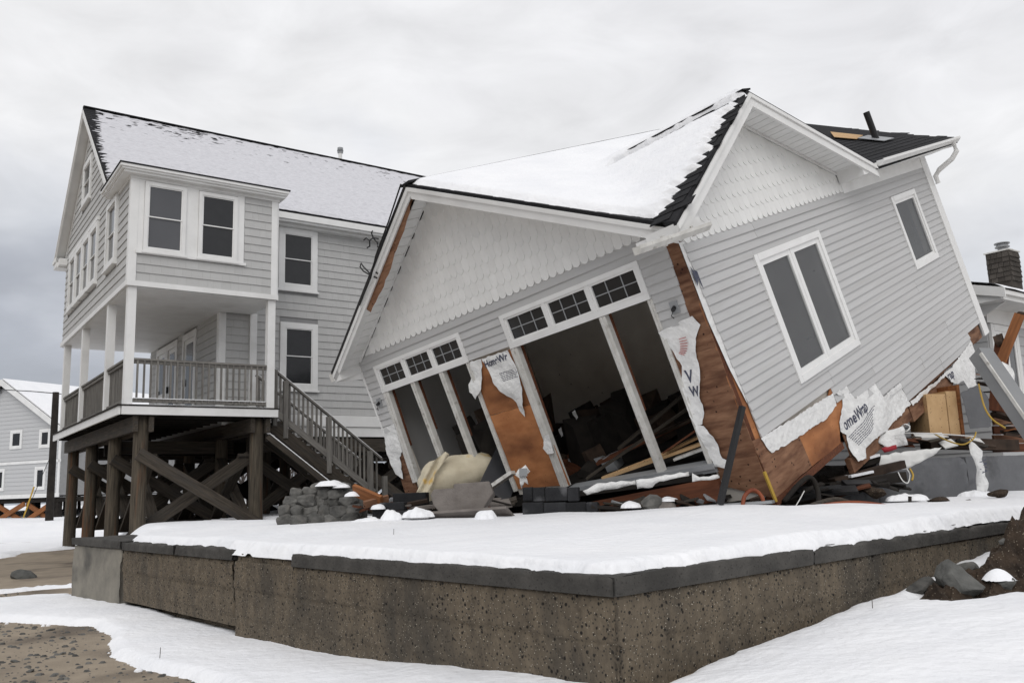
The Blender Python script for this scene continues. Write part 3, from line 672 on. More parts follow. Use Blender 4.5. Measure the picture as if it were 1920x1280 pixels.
# shingle courses of the roof and ridge cap
m = MB(); k = 0; b = 1.26
while b < 4.88:
    e = min(b+.108, 4.9); m.add([(AO-.01, b, ridge(b)+.012), (X1+.3, b, ridge(b)+.012), (X1+.3, e, ridge(e)+.004), (AO-.01, e, ridge(e)+.004), (AO-.01, b, ridge(b)), (X1+.3, b, ridge(b))], [(0, 1, 2, 3), (0, 4, 5, 1)]); b = e
obj('roof_shingles', m, m_roof, rf, kind='stuff')
obj('ridge_cap', MB().bar((AO, 4.9, 7.975), (X1+.3, 4.9, 7.975), .13, .03), m_roof, rf)
for s_ in (-1, 1):
    for (d0, d1, n0, n1, nm) in ((0, .20, AO+.0, AO+.03, 'rake_fascia'), (.02, .10, AO-.02, AO, 'rake_moulding')):
        q = [(4.9, 7.905-d0), (4.9+s_*3.6, 7.905-3.6*.853-d0), (4.9+s_*3.6, 7.905-3.6*.853-d1), (4.9, 7.905-d1)]
        obj(nm, MB().prism(q, frame((0, 0, 0), (0, 1, 0), (0, 0, 1), (1, 0, 0)), n0, n1), m_trim, rf)
    q = [(4.9, 7.89-.07), (4.9+s_*3.6, 7.89-3.6*.853-.07), (4.9+s_*3.6, 7.89-3.6*.853-.09), (4.9, 7.89-.09)]
    obj('rake_soffit', MB().prism(q, frame((0, 0, 0), (0, 1, 0), (0, 0, 1), (1, 0, 0)), AO+.031, .02), m_trim, rf)
    q = [(4.9, 7.80-.05), (4.9+s_*3.3, 7.80-3.3*.853-.05), (4.9+s_*3.3, 7.80-3.3*.853-.22), (4.9, 7.80-.22)]
    obj('rake_frieze', MB().prism(q, frame((0, 0, 0), (0, 1, 0), (0, 0, 1), (-1, 0, 0)), .0, .03), m_trim, rf)
ze = ridge(1.28)
for (n0, n1, z0, z1, nm) in ((1.27, 1.31, ze-.20, ze-.05, 'eave_fascia'), (1.33, 1.42, ze-.25, ze-.16, 'eave_moulding'), (1.31, 1.7, ze-.19, ze-.17, 'eave_soffit'), (1.50, 1.68, ze-.30, ze-.195, 'eave_moulding')):
    obj(nm, MB().box(2.9 if nm != 'eave_soffit' else 2.9, X1+.25, n0, n1, z0, z1), m_trim, rf)
m = MB(); m.box(AO, .4, 8.11, 8.55, ridge(8.52)-.30, ridge(8.52)-.06); m.box(AO-.03, .4, 8.11, 8.6, ridge(8.52)-.16, ridge(8.52)-.05); m.box(AO+.05, .4, 7.85, 8.12, ridge(8.52)-.28, ridge(8.52)-.10)
obj('eave_return', m, m_trim, rf)
vp = obj('vent_pipe', MB().tube([(6.75, 5.02, 7.7), (6.75, 5.02, 8.24)], .055, 14), m_trim, rf, smooth=False)
m = MB()
for z0, z1, r in ((8.24, 8.27, .085), (8.285, 8.30, .09), (8.315, 8.33, .095), (8.34, 8.40, .085)): m.tube([(6.75, 5.02, z0), (6.75, 5.02, z1)], r, 16)
obj('vent_cap', m, m_grey, vp)
# snow on that roof: thin near the rake and ridge, shingle tabs showing through
def lsnow(a, b):
    d = min(1, (a-AO)*.9); n_ = noise.noise((a*1.8, b*14, 3))*.40+noise.noise((a*5, b*28, 1))*.75
    q = sst(.0, .38, d)*.9+.30-sst(2.8, 4.85, b)*.56*(1-.25*sst(2, 6, a))-.15*noise.noise((a*.7, b*.7, 8))
    h = .018+.030*sst(1.2, 3.0, 4.6-b)
    h *= max(-.5, min(1.4, (q+n_*.80-.40)*1.6))
    if b > 4.86 or a < AO+.03: h = -.01
    edge = sst(0, .07, b-1.27+.02*noise.noise((a*6, 0, 0)))
    return (a, b, ridge(b)+.006+(h*edge if h > 0 else -.02)), h
o = obj('roof_snow', hfield(lin(AO, X1+.3, 300), lin(1.27, 4.88, 190), lsnow), m_thin, smooth=True, kind='stuff', label='thin snow on the roof of the stilt house', cat='snow'); o.matrix_world = LM
o = obj('roof_snow', hfield(lin(AO, X1+.3, 40), lin(4.95, 8.5, 20), lambda a, b: ((a, b, ridge(b)+.03), 1)), m_snow, smooth=True, kind='stuff', label='thin snow on the far slope of the stilt house roof', cat='snow'); o.matrix_world = LM
# porch
obj('porch_deck', MB().box(-.06, 3.0, -.10, 1.66, -.05, -.005), m_rail, lh); obj('porch_deck', MB().box(-.06, 2.25, 1.665, 8.05, -.05, -.005), m_rail, lh)
m = MB(); z_ = 2.335
for i in range(30):
    b_ = -.0+.27*i; m.box(.0, 3.0 if b_ < 1.4 else 2.29, b_+.003, b_+.267, z_, z_+.01)
obj('porch_ceiling', m, m_trim, lh)
trim(FF, -.05, 3.02, -.19, -.03, n0=.10, n1=.14, name='deck_fascia'); trim(FS, -.10, 8.1, -.19, -.03, n0=.06, n1=.10, name='deck_fascia'); trim(FE, -.10, 1.6, -.19, -.03, n0=.0, n1=.03, name='deck_fascia')
obj('deck_edge', MB().box(-.13, 3.05, -.15, -.101, -.028, .0), m_dark, lh); obj('deck_edge', MB().box(-.13, -.061, -.10, 8.1, -.028, .0), m_dark, lh)
posts = [(.0, .0), (.0, 1.90), (.0, 4.93), (.0, 7.62), (2.82, .0)]
for (a, b) in posts: obj('porch_post', MB().box(a+.005, a+.165, b+.01, b+.17, .0, 2.35), m_trim, lh)
def railing(p, q, hgt=.93, low=.10, n=21, parent=lh):
    p, q = V(p), V(q); d = q-p; zz = V((0, 0, 1))
    beam('top_rail', p+zz*(hgt-.02), q+zz*(hgt-.02), .09, .04, m_rail, parent); beam('top_rail', p+zz*(hgt-.075), q+zz*(hgt-.075), .04, .06, m_rail, parent); beam('bottom_rail', p+zz*low, q+zz*low, .045, .07, m_rail, parent)
    s = V((d.y, -d.x, 0)).normalized()*.03
    for i in range(n):
        t = (i+.6)/(n+.2); x = p+d*t+s; beam('baluster', x+zz*(low-.03), x+zz*(hgt-.045), .035, .035, m_rail, parent)
railing((.17, .08, 0), (2.82, .08, 0), n=21)
railing((.07, .18, 0), (.07, 1.90, 0), n=13); railing((.07, 2.08, 0), (.07, 4.93, 0), n=22); railing((.07, 5.1, 0), (.07, 7.62, 0), n=20)
# doors on the porch
def door(b0, b1, glassf):
    d = obj('door', MB().fbox(FI, b0, b0+.13, .0, 2.26, 0, .05).fbox(FI, b1-.13, b1, .0, 2.26, 0, .05).fbox(FI, b0+.13, b1-.13, 2.1, 2.26, 0, .05), m_trim, lh)
    obj('door_leaf', MB().fbox(FI, b0+.131, b1-.131, .02, 2.098, -.01, .02), m_frame, d); obj('pane', MB().fbox(FI, b0+.30, b1-.30, .25 if glassf else 1.0, 1.98, .015, .026), m_glassdk, d)
    obj('handle', MB().fbox(FI, b1-.22, b1-.18, .95, 1.12, .02, .07), m_metal, d)
door(3.42, 4.62, True); door(5.15, 6.2, True); door(6.22, 7.28, False)
# substructure: piles, beams, joists, braces
gz = lambda a, b: (lambda p: max(terrace(p.x, p.y), beach(p.x, p.y)-.05)-.25-LO.z)(LM @ V((a, b, 0)))
prow = (.17, 2.55, 5.2, 7.85); pcol = (.38, 2.67)
for b in prow:
    for a in pcol: pole('pile', (a, b, gz(a, b)), (a, b, -.17), .15, .135, m_pile, lh)
for a in (5.2, 7.6, 9.9):
    for b in (2.0, 5.2, 7.85): pole('pile', (a, b, gz(a, b)), (a, b, -.2), .15, .14, m_pile, lh)
for a in (.23, .52, 2.52, 2.84):
    beam('beam', (a, -.05, -.36), (a, 8.1, -.36), .09, .30, m_wood, lh)
for b in (1.75, 5.2, 7.9): beam('beam', (3.0, b, -.66), (10.2, b, -.66), .12, .32, m_wood, lh)
beam('cross_beam', (.55, 2.75, -.66), (3.0, 2.75, -.66), .10, .28, m_wood, lh); beam('cross_beam', (.55, 5.4, -.66), (3.0, 5.4, -.66), .10, .28, m_wood, lh)
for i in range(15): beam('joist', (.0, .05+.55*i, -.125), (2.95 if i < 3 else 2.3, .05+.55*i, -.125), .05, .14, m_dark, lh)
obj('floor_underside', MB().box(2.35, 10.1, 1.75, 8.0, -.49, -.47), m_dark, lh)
for k, b in enumerate(prow):
    z0 = -2.42
    beam('brace', (.30, b-.20, -.93), (2.72, b-.20, z0), .07, .24, m_wood, lh, upv=(0, -.0, 1)); beam('brace', (2.60, b+.20, -.98), (.42, b+.20, z0-.02), .07, .24, m_wood, lh)
for a in (2.9, 5.4, 7.8):
    beam('brace', (a, 2.1, -1.0), (a, 5.1, -2.3), .07, .24, m_wood, lh, upv=(1, 0, 0)); beam('brace', (a+.2, 5.1, -1.0), (a+.2, 2.1, -2.3), .07, .24, m_wood, lh, upv=(1, 0, 0))
for a0 in (3.0, 5.4):
    beam('brace', (a0, 1.8, -.9), (a0+2.2, 1.8, -2.4), .07, .24, m_wood, lh); beam('brace', (a0+2.2, 2.2, -.9), (a0, 2.2, -2.4), .07, .24, m_wood, lh)

for a in (.62, 2.45, 5.35):
    for (b0_, b1_) in ((.3, 2.4), (2.7, 5.1), (5.35, 7.7)):
        beam('brace', (a, b0_, -.95), (a, b1_, -2.45), .07, .22, m_wood, lh, upv=(1, 0, 0)); beam('brace', (a+.16, b1_, -.95), (a+.16, b0_, -2.45), .07, .22, m_wood, lh, upv=(1, 0, 0))
for (a, b) in ((4.0, 3.4), (6.4, 3.6), (3.6, 6.6), (8.7, 3.0), (1.5, 8.2), (6.3, 6.6)): pole('pile', (a, b, gz(a, b)), (a, b, -.3), .15, .14, m_pile, lh)
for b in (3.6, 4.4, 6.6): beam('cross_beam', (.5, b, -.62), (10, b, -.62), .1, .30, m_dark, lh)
for a0 in (3.0, 5.4, 7.7):
    for b in (5.4, 7.9): beam('brace', (a0, b, -.9), (a0+2.2, b, -2.4), .07, .24, m_dark, lh); beam('brace', (a0+2.2, b+.2, -.9), (a0, b+.2, -2.4), .07, .24, m_dark, lh)

# ------------------------------------------------------------------ outside stairs
st = empty('staircase', LM, label='weathered wooden outside stairs with slatted railing down from the porch', cat='stairs')
slope = -.757; zt = lambda a: .0+(a-3.05)*slope
for b in (.20, 1.30): beam('stringer', (3.02, b, zt(3.02)-.36), (5.55, b, zt(5.55)-.36), .05, .27, m_wood, st)
beam('skirt_rail', (2.85, .02, -.58), (4.75, .02, -2.02), .07, .12, m_wood, st)
for i in range(11):
    a = 3.14+.225*i; beam('tread', (a+.12, .20, zt(a)-.20), (a+.12, 1.30, zt(a)-.20), .26, .04, m_wood, st)
def srail(b, posts_, near):
    beam('hand_rail', (3.02, b, zt(3.02)+.86), (5.62, b, zt(5.62)+.86), .09, .04, m_rail, st)
    beam('bottom_rail', (3.02, b, zt(3.02)-.02), (5.42, b, zt(5.42)-.02), .05, .13, m_rail, st)
    for a in posts_: beam('newel', (a, b-.03, zt(a)-.42), (a, b-.03, zt(a)+.82), .10, .10, m_rail, st, upv=(0, 1, 0))
    for i in range(24):
        a = 3.10+.104*i
        if min(abs(a-x) for x in posts_) > .07: beam('baluster', (a, b+.02, zt(a)-.04), (a, b+.02, zt(a)+.84), .036, .036, m_rail, st, upv=(0, 1, 0))
srail(.22, (3.30, 4.30, 5.30), True); srail(1.28, (3.30, 4.30, 5.30), False)
beam('newel', (3.06, .19, -.35), (3.06, .19, .86), .09, .09, m_rail, st, upv=(0, 1, 0)); beam('newel', (5.75, .35, -2.5), (5.75, .35, -1.45), .1, .1, m_rail, st, upv=(0, 1, 0))
m = MB(); m.bar((2.85, .02, -.50), (4.75, .02, -1.94), .06, .035); 
for b in (.22, 1.28): m.bar((3.05, b, zt(3.05)+.895), (5.6, b, zt(5.6)+.895), .06, .014); 
m.bar((3.1, 1.28, zt(3.1)+.06), (5.4, 1.28, zt(5.4)+.06), .04, .02)
for i in range(11):
    a = 3.14+.225*i; m.box(a+.0, a+.23, .3, 1.2, zt(a)-.178, zt(a)-.150)
o = obj('stair_snow', m, m_snow, kind='stuff', label='thin strips of snow on the stairs and their rails', cat='snow'); o.matrix_world = LM
m = MB(); m.box(.2, 2.8, .03, .12, .137, .15); m.box(.05, 2.8, -.09, .0, .001, .012); m.box(.18, 2.2, .13, 1.0, -.003, .01)
o = obj('porch_snow', m, m_snow, kind='stuff', label='thin snow on the porch deck and lower rail', cat='snow'); o.matrix_world = LM

# ------------------------------------------------------------------ the wrecked house, tilted off its foundation
TM = Matrix(((.67104, .67001, -.31748, 1.84746), (-.73482, .65803, -.16443, 9.06331), (.09875, .34363, .9339, 3.91669), (0, 0, 0, 1)))
th = empty('wrecked_house', TM, label='tilted wrecked grey house torn off its foundation, wall openings gaping', cat='house')
XL, YB = -6.4, 8.31
FA = frame((0, 0, 0), (1, 0, 0), (0, 0, 1), (0, -1, 0))     # gable front with the big doors, u = x (negative)
FBn = frame((0, 0, 0), (0, 1, 0), (0, 0, 1), (1, 0, 0))     # long side with the windows, u = y
FSx = frame((0, 0, 0), (0, 1, 0), (0, 0, 1), (1, 0, 0))
RX = -3.35
wr = lambda y: 2.07+.033*(y+.42)
def wmain(x, y): return wr(y)+(x-RX)/(.3-RX)*(.175+.011*(y+.42)-wr(y)) if x > RX else wr(y)+(RX-x)/(RX+6.55)*(.15-wr(y))
BY, BW = 1.92, 1.48
wgab = lambda y: BW-(BY-y)*.515 if y < BY else BW-(y-BY)*.424
WR = lambda x, y: max(wmain(x, y), wgab(y) if x > -2.6 else -9)
# --- shell
def part(name, m, mat, **k): return obj(name, m, mat, th, **k)
RIMA = lambda x: wmain(x, 0)-.16
m = MB(); m.prism([(-6.38, .0), (-.02, .0), (-.02, RIMA(-.02)), (RX, RIMA(RX)), (-6.38, RIMA(-6.38))], FA, -.12, -.006); part('gable_wall', m, m_scal)
for a, b, c, d in ((-6.38, -6.0, -2.45, 0), (-3.88, -2.98, -2.45, 0), (-.6, -.02, -2.95, 0)): part('front_wall', MB().fbox(FA, a, b, c, d, -.12, -.024), m_drywall)
WB1, WB2 = (1.40, 3.30, -2.07, -.42), (6.16, 7.28, -1.58, -.35)
m = MB(); ys = [0.02, 1.42, 3.28, 6.18, 7.26, YB]
for a, b in ((.02, 1.47), (3.23, 6.23), (7.21, YB)): m.fbox(FBn, a, b, -2.5, .06, -.14, -.03)
for (a, b, c, d) in (WB1, WB2): m.fbox(FBn, a+.07, b-.07, -2.5, c+.06, -.139, -.031); m.fbox(FBn, a+.07, b-.07, d-.06, .06, -.139, -.031)
m.prism([(.1, .06), (4.75, .06), (4.6, wgab(4.6)-.16), (BY, BW-.16), (.1, wgab(.1)-.16)], FBn, -.139, -.031)
part('side_wall', m, m_drywall)
part('far_walls', MB().box(XL, XL+.12, .12, YB, -2.5, .1).box(XL+.12, -.14, YB-.12, YB, -2.5, .1).prism([(-6.38, .1), (-.14, .1), (-.14, .2), (RX, 1.9), (-6.38, .2)], frame((0, YB-.11, 0), (1, 0, 0), (0, 0, 1), (0, -1, 0)), 0, .1), m_vinyl)
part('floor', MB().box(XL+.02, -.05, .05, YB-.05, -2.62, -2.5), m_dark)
part('ceiling', MB().box(XL+.13, -.15, .13, YB-.13, .02, .05), m_drywall)
part('partition_wall', MB().box(XL+.13, -.145, 3.6, 3.72, -2.5, .02), m_drywall)
# --- siding in double-lap panels
EX = .1045
lap = MB()
for k in range(2):
    lap.add([(0, k*.5, .021), (1, k*.5, .021), (1, k*.5+.5, .002), (0, k*.5+.5, .002), (0, k*.5, -.001), (1, k*.5, -.001)], [(0, 1, 2, 3), (0, 4, 5, 1)])
lap.add([(0, 0, -.001), (0, .5, -.001), (0, 1, -.001), (1, 0, -.001), (1, .5, -.001), (1, 1, -.001), (0, 0, .021), (0, .5, .002), (0, .5, .021), (0, 1, .002), (1, 0, .021), (1, .5, .002), (1, .5, .021), (1, 1, .002)],
        [(0, 6, 7, 1), (1, 8, 9, 2), (3, 4, 11, 10), (4, 5, 13, 12)])
lap = lap.mesh('siding_panel', recalc=False); lap.materials.append(m_vinyl)
lap1 = MB().hexa([(0, 0, -.001), (1, 0, -.001), (1, 0, .021), (0, 0, .021), (0, 1, -.001), (1, 1, -.001), (1, 1, .002), (0, 1, .002)]).mesh('siding_lap'); lap1.materials.append(m_vinyl)
def panel(F, u0, u1, v0, n=.0, tilt=0, h=2*EX, mat=None):
    o = put('siding_panel', lap, m_vinyl, th, mwf(F, u0, v0, n, u1-u0, h, tilt)); return o
rn = random.Random(4)
def side_panels():
    k = 0
    for k in range(16):
        v0 = -.027-2*EX*(k+1); vt = v0+2*EX
        a = .06+.055*abs(v0)+rn.uniform(-.008, .008); b = 8.05
        if v0 < -2.40: a = 2.10
        if v0 < -2.55: a = 2.54
        if v0 < -2.75: a = 3.30
        if v0 < -2.96: a = 4.08
        if v0 < -3.10: a, b = 4.12, 7.35
        if v0 < -3.3: break
        win = [c for c in (WB1, WB2) if c[2]+.02 < vt and c[3]-.02 > v0]
        if win and not all(c[2] <= v0 and c[3] >= vt for c in win):      # cut round a window's head or foot, lap by lap
            for q in (0, 1):
                l0 = v0+q*EX; l1 = l0+EX; hh = [c for c in win if c[2] < l1-.01 and c[3] > l0+.01]
                for (x0, x1) in cut(a, b, [(c[0]+.03, c[1]-.03) for c in hh]): put('siding_panel', lap1, m_vinyl, th, mwf(FBn, x0, l0, 0, x1-x0, EX))
                for c in hh:
                    if l1 > c[3]-.02: put('siding_panel', lap1, m_vinyl, th, mwf(FBn, c[0]+.03, max(l0, c[3]-.02), .001, c[1]-c[0]-.06, l1-max(l0, c[3]-.02)))
                    if l0 < c[2]+.02: put('siding_panel', lap1, m_vinyl, th, mwf(FBn, c[0]+.03, l0, .001, c[1]-c[0]-.06, min(l1, c[2]+.02)-l0))
            continue
        for (p, q) in cut(a, b, [(c[0]+.03, c[1]-.03) for c in win]):
            j = rn.uniform(p+1, q-1) if q-p > 3.2 else None
            if j: panel(FBn, p, j, v0); panel(FBn, j-.03, q, v0, .0025)
            else: panel(FBn, p, q, v0, .0, rn.uniform(-.0022, .0022))
side_panels()
def front_panels():
    for k in range(6):
        v0 = .195-2*EX*(k+1); vt = v0+2*EX; top = k == 0
        if top: panel(FA, -6.38, -.16, v0); continue
        panel(FA, -6.37, -6.02, v0)
        if k <= 2: panel(FA, -3.87, -2.99, v0)
        if k <= 4: panel(FA, -.60, -.15-.01*k, v0, tilt=rn.uniform(-.004, .004))
front_panels()
# --- fish-scale shingles in both gables
sc = MB(); pts = [(.5-.5*math.cos(math.pi*i/10), .287-.287*math.sin(math.pi*i/10)) for i in range(11)]+[(1, 1), (0, 1)]
nn = lambda v: .016-.012*v
sc.v = [V((u, v, nn(v))) for u, v in pts]+[V((u, v, -.0)) for u, v in pts]; kk = len(pts)
sc.f = [tuple(range(kk))]+[(i, (i+1) % kk, (i+1) % kk+kk, i+kk) for i in range(kk)]
sc = sc.mesh('scallop_shingle')
PS = Pieces('scallop_shingle', sc, m_scal, th, 'scallop_cladding')
def scallops(F, base, u0, u1, line, sw_=.135, ex=.175):
    j = 0; v = base
    while v < 2:
        u = u0-(sw_/2 if j % 2 else 0)
        while u < u1:
            t = v+ex*.9
            if u > u0-sw_*.6 and u+sw_ < u1+sw_*.6 and min(line(u+.02), line(u+sw_-.02)) > t:
                PS.add(mwf(F, u+.001, v, .0006, sw_-.002, .24))
            u += sw_
        v += ex; j += 1
scallops(FA, .185, -6.36, -.18, lambda u: RIMA(u)+.03)
scallops(FBn, -.035, .10, 4.5, lambda u: wgab(u)-.10)
PS.done()
part('gable_backing', MB().prism([(.1, -.04), (4.55, -.04), (4.5, wgab(4.5)-.13), (BY, BW-.13), (.1, wgab(.1)-.13)], FBn, -.03, -.0005), m_scal)
# --- roof
rf = empty('roof', Matrix.Identity(4)); rf.parent = th
def rpart(name, m, mat, **k): return obj(name, m, mat, rf, **k)
def tri_slab(top, t):
    k = len(top); m = MB(); m.add([V(p) for p in top]+[V(p)-V((0, 0, t)) for p in top], [tuple(range(k)), tuple(range(2*k-1, k-1, -1))]+[(i, (i+1) % k, (i+1) % k+k, i+k) for i in range(k)]); return m
Y0, Y1 = -.42, 8.9
rpart('roof_deck', tri_slab([(RX, Y0, wr(Y0)), (RX, Y1, wr(Y1)), (-6.55, Y1, .15), (-6.55, Y0, .15)], .06), m_roof)
rpart('roof_deck', tri_slab([(x_, y_, wmain(x_, y_)) for x_, y_ in ((RX, Y0), (.27, Y0), (.27, -.1), (-.15, -.1), (-.15, 4.9), (.44, 4.9), (.44, Y1), (RX+.001, Y1))], .06), m_roof)
rpart('roof_deck', tri_slab([(.42, BY, BW), (-2.35, BY, BW), (.25, -.5, wgab(-.5)), (.42, -.58, wgab(-.58))], .05), m_roof)
rpart('roof_deck', tri_slab([(.42, BY, BW), (.42, 4.95, wgab(4.95)), (.05, 4.95, wgab(4.95)), (-2.35, BY, BW)], .05), m_roof)
RS = Pieces('roof_shingle', MB().hexa([(0, 0, 0), (1, 0, 0), (1, 1, 0), (0, 1, 0), (0, 0, .012), (1, 0, .012), (1, 1, .003), (0, 1, .003)]).mesh('roof_shingle'), m_roof, th, 'roof_shingles')
def shingle_roof(O, U, W_, nu, nv, keep, wd=.30, ex=.135, seed=0):
    """courses up the slope from O; U along the course, W_ up the slope"""
    U, W_ = V(U).normalized(), V(W_).normalized(); F = frame(O, U, W_, U.cross(W_)); r = random.Random(seed)
    for j in range(nv):
        u = -r.random()*wd
        while u < nu:
            p = F(u+wd/2, j*ex+ex/2, 0)
            if keep(p): RS.add(mwf(F, u, j*ex+r.uniform(-.006, .006), .002, wd-.006, ex+.03))
            u += wd
yv = lambda x, y: V((x, y, wmain(x, y)))
shingle_roof(yv(.46, 0), (0, -1, 0) if 0 else yv(.46, 8.9)-yv(.46, 0), yv(-1, 4)-yv(.46, 4), 8.95, 27, lambda p: p.y > 2.6 and wgab(p.y) < wmain(p.x, p.y)+.03 and p.x > -2.9, seed=1)
gl = lambda x, y: V((x, y, wgab(y)))
shingle_roof(gl(-1.0, -.60), (1, 0, 0), gl(0, 1)-gl(0, -.6), 1.28, 21, lambda p: p.x > -.6 and wgab(p.y) > wmain(p.x, p.y)-.015 and p.y > -.58 and p.y < BY-.05, seed=2, wd=.26)
RS.done()
rpart('ridge_cap', MB().bar((.42, BY, BW+.012), (-2.2, BY, BW+.012), .2, .02), m_roof); rpart('ridge_cap', MB().bar((RX, Y0-.02, wr(Y0)+.0), (RX, Y1, wr(Y1)+.0), .2, .03), m_roof)
rpart('bare_deck_patch', MB().add([yv(-1.22, 7.95)+V((0, 0, .02)), yv(-.95, 7.35)+V((0, 0, .02)), yv(-.62, 7.4)+V((0, 0, .02)), yv(-.70, 7.95)+V((0, 0, .02)), yv(-1.22, 7.95)+V((0, 0, .03)), yv(-.95, 7.35)+V((0, 0, .03)), yv(-.62, 7.4)+V((0, 0, .03)), yv(-.70, 7.95)+V((0, 0, .03))], [(4, 5, 6, 7), (0, 1, 5, 4), (1, 2, 6, 5), (2, 3, 7, 6), (3, 0, 4, 7)]), m_pale)
bp = V((-.42, 7.7, wmain(-.42, 7.7)))
rpart('vent_pipe', MB().tube([bp-V((0, 0, .1)), bp+V((0, 0, .52))], .055, 14), m_metal)
m = MB(); m.add([yv(-.62, 7.45)+V((0, 0, .03)), yv(-.22, 7.45)+V((0, 0, .03)), yv(-.22, 7.95)+V((0, 0, .03)), yv(-.62, 7.95)+V((0, 0, .03))], [(0, 1, 2, 3)]); o = rpart('pipe_flashing', m, m_grey); solid(o, .01)
# rake boards: front gable
def rake(pts, F, n, up_=.0, hgt=.165, mat=m_trim, t=.03, nm='rake_fascia', crown=True):
    (u0, v0), (u1, v1) = pts
    rpart(nm, MB().prism([(u0, v0+up_), (u1, v1+up_), (u1, v1+up_-hgt), (u0, v0+up_-hgt)], F, n-t, n), mat)
    if crown: rpart('rake_moulding', MB().prism([(u0, v0+up_+.004), (u1, v1+up_+.004), (u1, v1+up_-.05), (u0, v0+up_-.05)], F, n+.001, n+.022), mat)
wr0 = wr(Y0)
rake(((RX, wr0-.05), (.26, wmain(.26, Y0)-.05)), FA, .42); rake(((RX, wr0-.05), (-6.55, .15-.05)), FA, .42, hgt=.12)
rake(((BY, BW-.045), (-.58, wgab(-.58)-.045)), FBn, .42); rake(((BY, BW-.045), (4.95, wgab(4.95)-.045)), FBn, .42)
rpart('drip_edge', MB().prism([(RX, wr0), (-6.55, .15), (-6.55, .11), (RX, wr0-.04)], FA, .44, .45), m_metal)
# soffits
def soffit(F, u0, v0, u1, v1, n0, n1, nb, drop, mat=m_trim, nm='soffit'):
    m = MB()
    for i in range(nb):
        t0, t1 = i/nb, (i+1)/nb-.004; a = (u0+(u1-u0)*t0, v0+(v1-v0)*t0-drop); b = (u0+(u1-u0)*t1, v0+(v1-v0)*t1-drop)
        m.hexa([F(*a, n0), F(*b, n0), F(*b, n1), F(*a, n1), F(a[0], a[1]+.012, n0), F(b[0], b[1]+.012, n0), F(b[0], b[1]+.012, n1), F(a[0], a[1]+.012, n1)])
    return rpart(nm, m, mat)
soffit(FA, RX, wr0, .2, wmain(.2, Y0), .005, .39, 22, .13); soffit(FA, RX, wr0, -6.5, .17, .005, .25, 22, .13); soffit(FA, -5.2, wmain(-5.2, Y0), -6.5, .17, .25, .39, 8, .13)
soffit(FBn, BY, BW, -.5, wgab(-.5), .005, .39, 16, .12); soffit(FBn, BY, BW, 4.6, wgab(4.6), .005, .39, 20, .12)
rpart('torn_rake_board', sheet([(-3.40, wr0-.13), (-3.50, wr0-.34), (-4.2, wmain(-4.2, Y0)-.30), (-4.6, wmain(-4.6, Y0)-.33), (-5.1, wmain(-5.1, Y0)-.28), (-5.2, wmain(-5.2, Y0)-.13)], frame((0, 0, 0), (1, 0, 0), (0, 0, 1), (0, -1, 0)), .2, lambda u, v: .385, .1, .012, 5), m_plyB)
rpart('exposed_rafter', MB().prism([(-3.42, wr0-.10), (-5.2, wmain(-5.2, Y0)-.10), (-5.2, wmain(-5.2, Y0)-.125), (-3.42, wr0-.125)], FA, .25, .39), m_plyB)
for F, u0, v0, u1, v1, d in ((FA, RX+.05, wr0-.0, -.3, wmain(-.3, Y0), .135), (FA, RX-.05, wr0, -6.3, wmain(-6.3, Y0), .135), (FBn, BY, BW, 4.5, wgab(4.5), .125)):
    rpart('rake_trim', MB().prism([(u0, v0-d), (u1, v1-d), (u1, v1-d-.035), (u0, v0-d-.035)], F, .016, .03), m_trim)
# eave returns, frieze, gutters, downspout, corner boards
rpart('eave_return', MB().box(-6.56, -6.39, -.42, .02, -.02, .16), m_trim); rpart('eave_return', MB().hexa([(-6.53, -.42, -.03), (-6.39, -.05, -.12), (-6.39, .3, -.12), (-6.53, .3, -.03), (-6.53, -.42, -.015), (-6.39, -.05, -.015), (-6.39, .3, -.015), (-6.53, .3, -.015)]), m_trim)
rpart('gutter_end', MB().box(-6.66, -6.56, -.43, -.30, -.0, .13), m_trimold)
rpart('gutter', MB().box(-6.66, -6.56, -.29, 8.9, .03, .13), m_trim)
rpart('eave_return', MB().box(.005, .415, -.56, -.12, .06, .175), m_trim); rpart('eave_return', MB().box(-.25, .0, -.40, -.0, .04, .15), m_trim)
rpart('eave_return', MB().prism([(4.50, .085), (5.22, .085), (5.1, .165), (4.50, wgab(4.5)-.115)], FBn, .02, .395), m_trim)
rpart('frieze_board', MB().fbox(FBn, 4.53, 8.06, -.06, .12, -.02, .022), m_trim); rpart('eave_soffit', MB().box(.0, .43, 5.0, 8.7, .115, .13), m_trim)
rpart('eave_fascia', MB().box(.41, .435, 4.9, 8.75, .10, .20), m_trim)
def gutter(name, p, q, wd=.11, h=.085, cap=True, mat=None):
    """open trough with folded lip"""
    p, q = V(p), V(q); d = (q-p).normalized(); s_ = V((d.y, -d.x, 0)).normalized(); prof = [(0, h), (0, 0), (.05, -.0), (wd, h*.55), (wd, h), (wd-.015, h)]
    m = MB(); m.v = [p+s_*a+V((0, 0, b)) for a, b in prof]+[q+s_*a+V((0, 0, b)) for a, b in prof]; k = len(prof); m.f = [(i, i+1, i+1+k, i+k) for i in range(k-1)]
    if cap: m.f += [tuple(range(4)), tuple(range(k, k+4))]
    o = rpart(name, m, mat or m_trim); solid(o, .004); return o
gutter('gutter', (.437, 4.98, .135), (.437, 8.78, .15))
gutter('loose_gutter', (.42, -1.43, -.015), (.42, -.10, .0), .10, .075, mat=m_trimold)
rpart('gutter_bracket', MB().box(.40, .43, -.9, -.86, -.02, .09), m_trimold); rpart('gutter_bracket', MB().box(.40, .43, -.35, -.31, -.01, .1), m_trimold)
rpart('downspout', MB().tube([(.50, 8.45, .15), (.50, 8.46, .0), (.40, 8.42, -.10), (.16, 8.37, -.20), (.075, 8.35, -.28), (.075, 8.35, -.42)], .045, 10), m_trim)
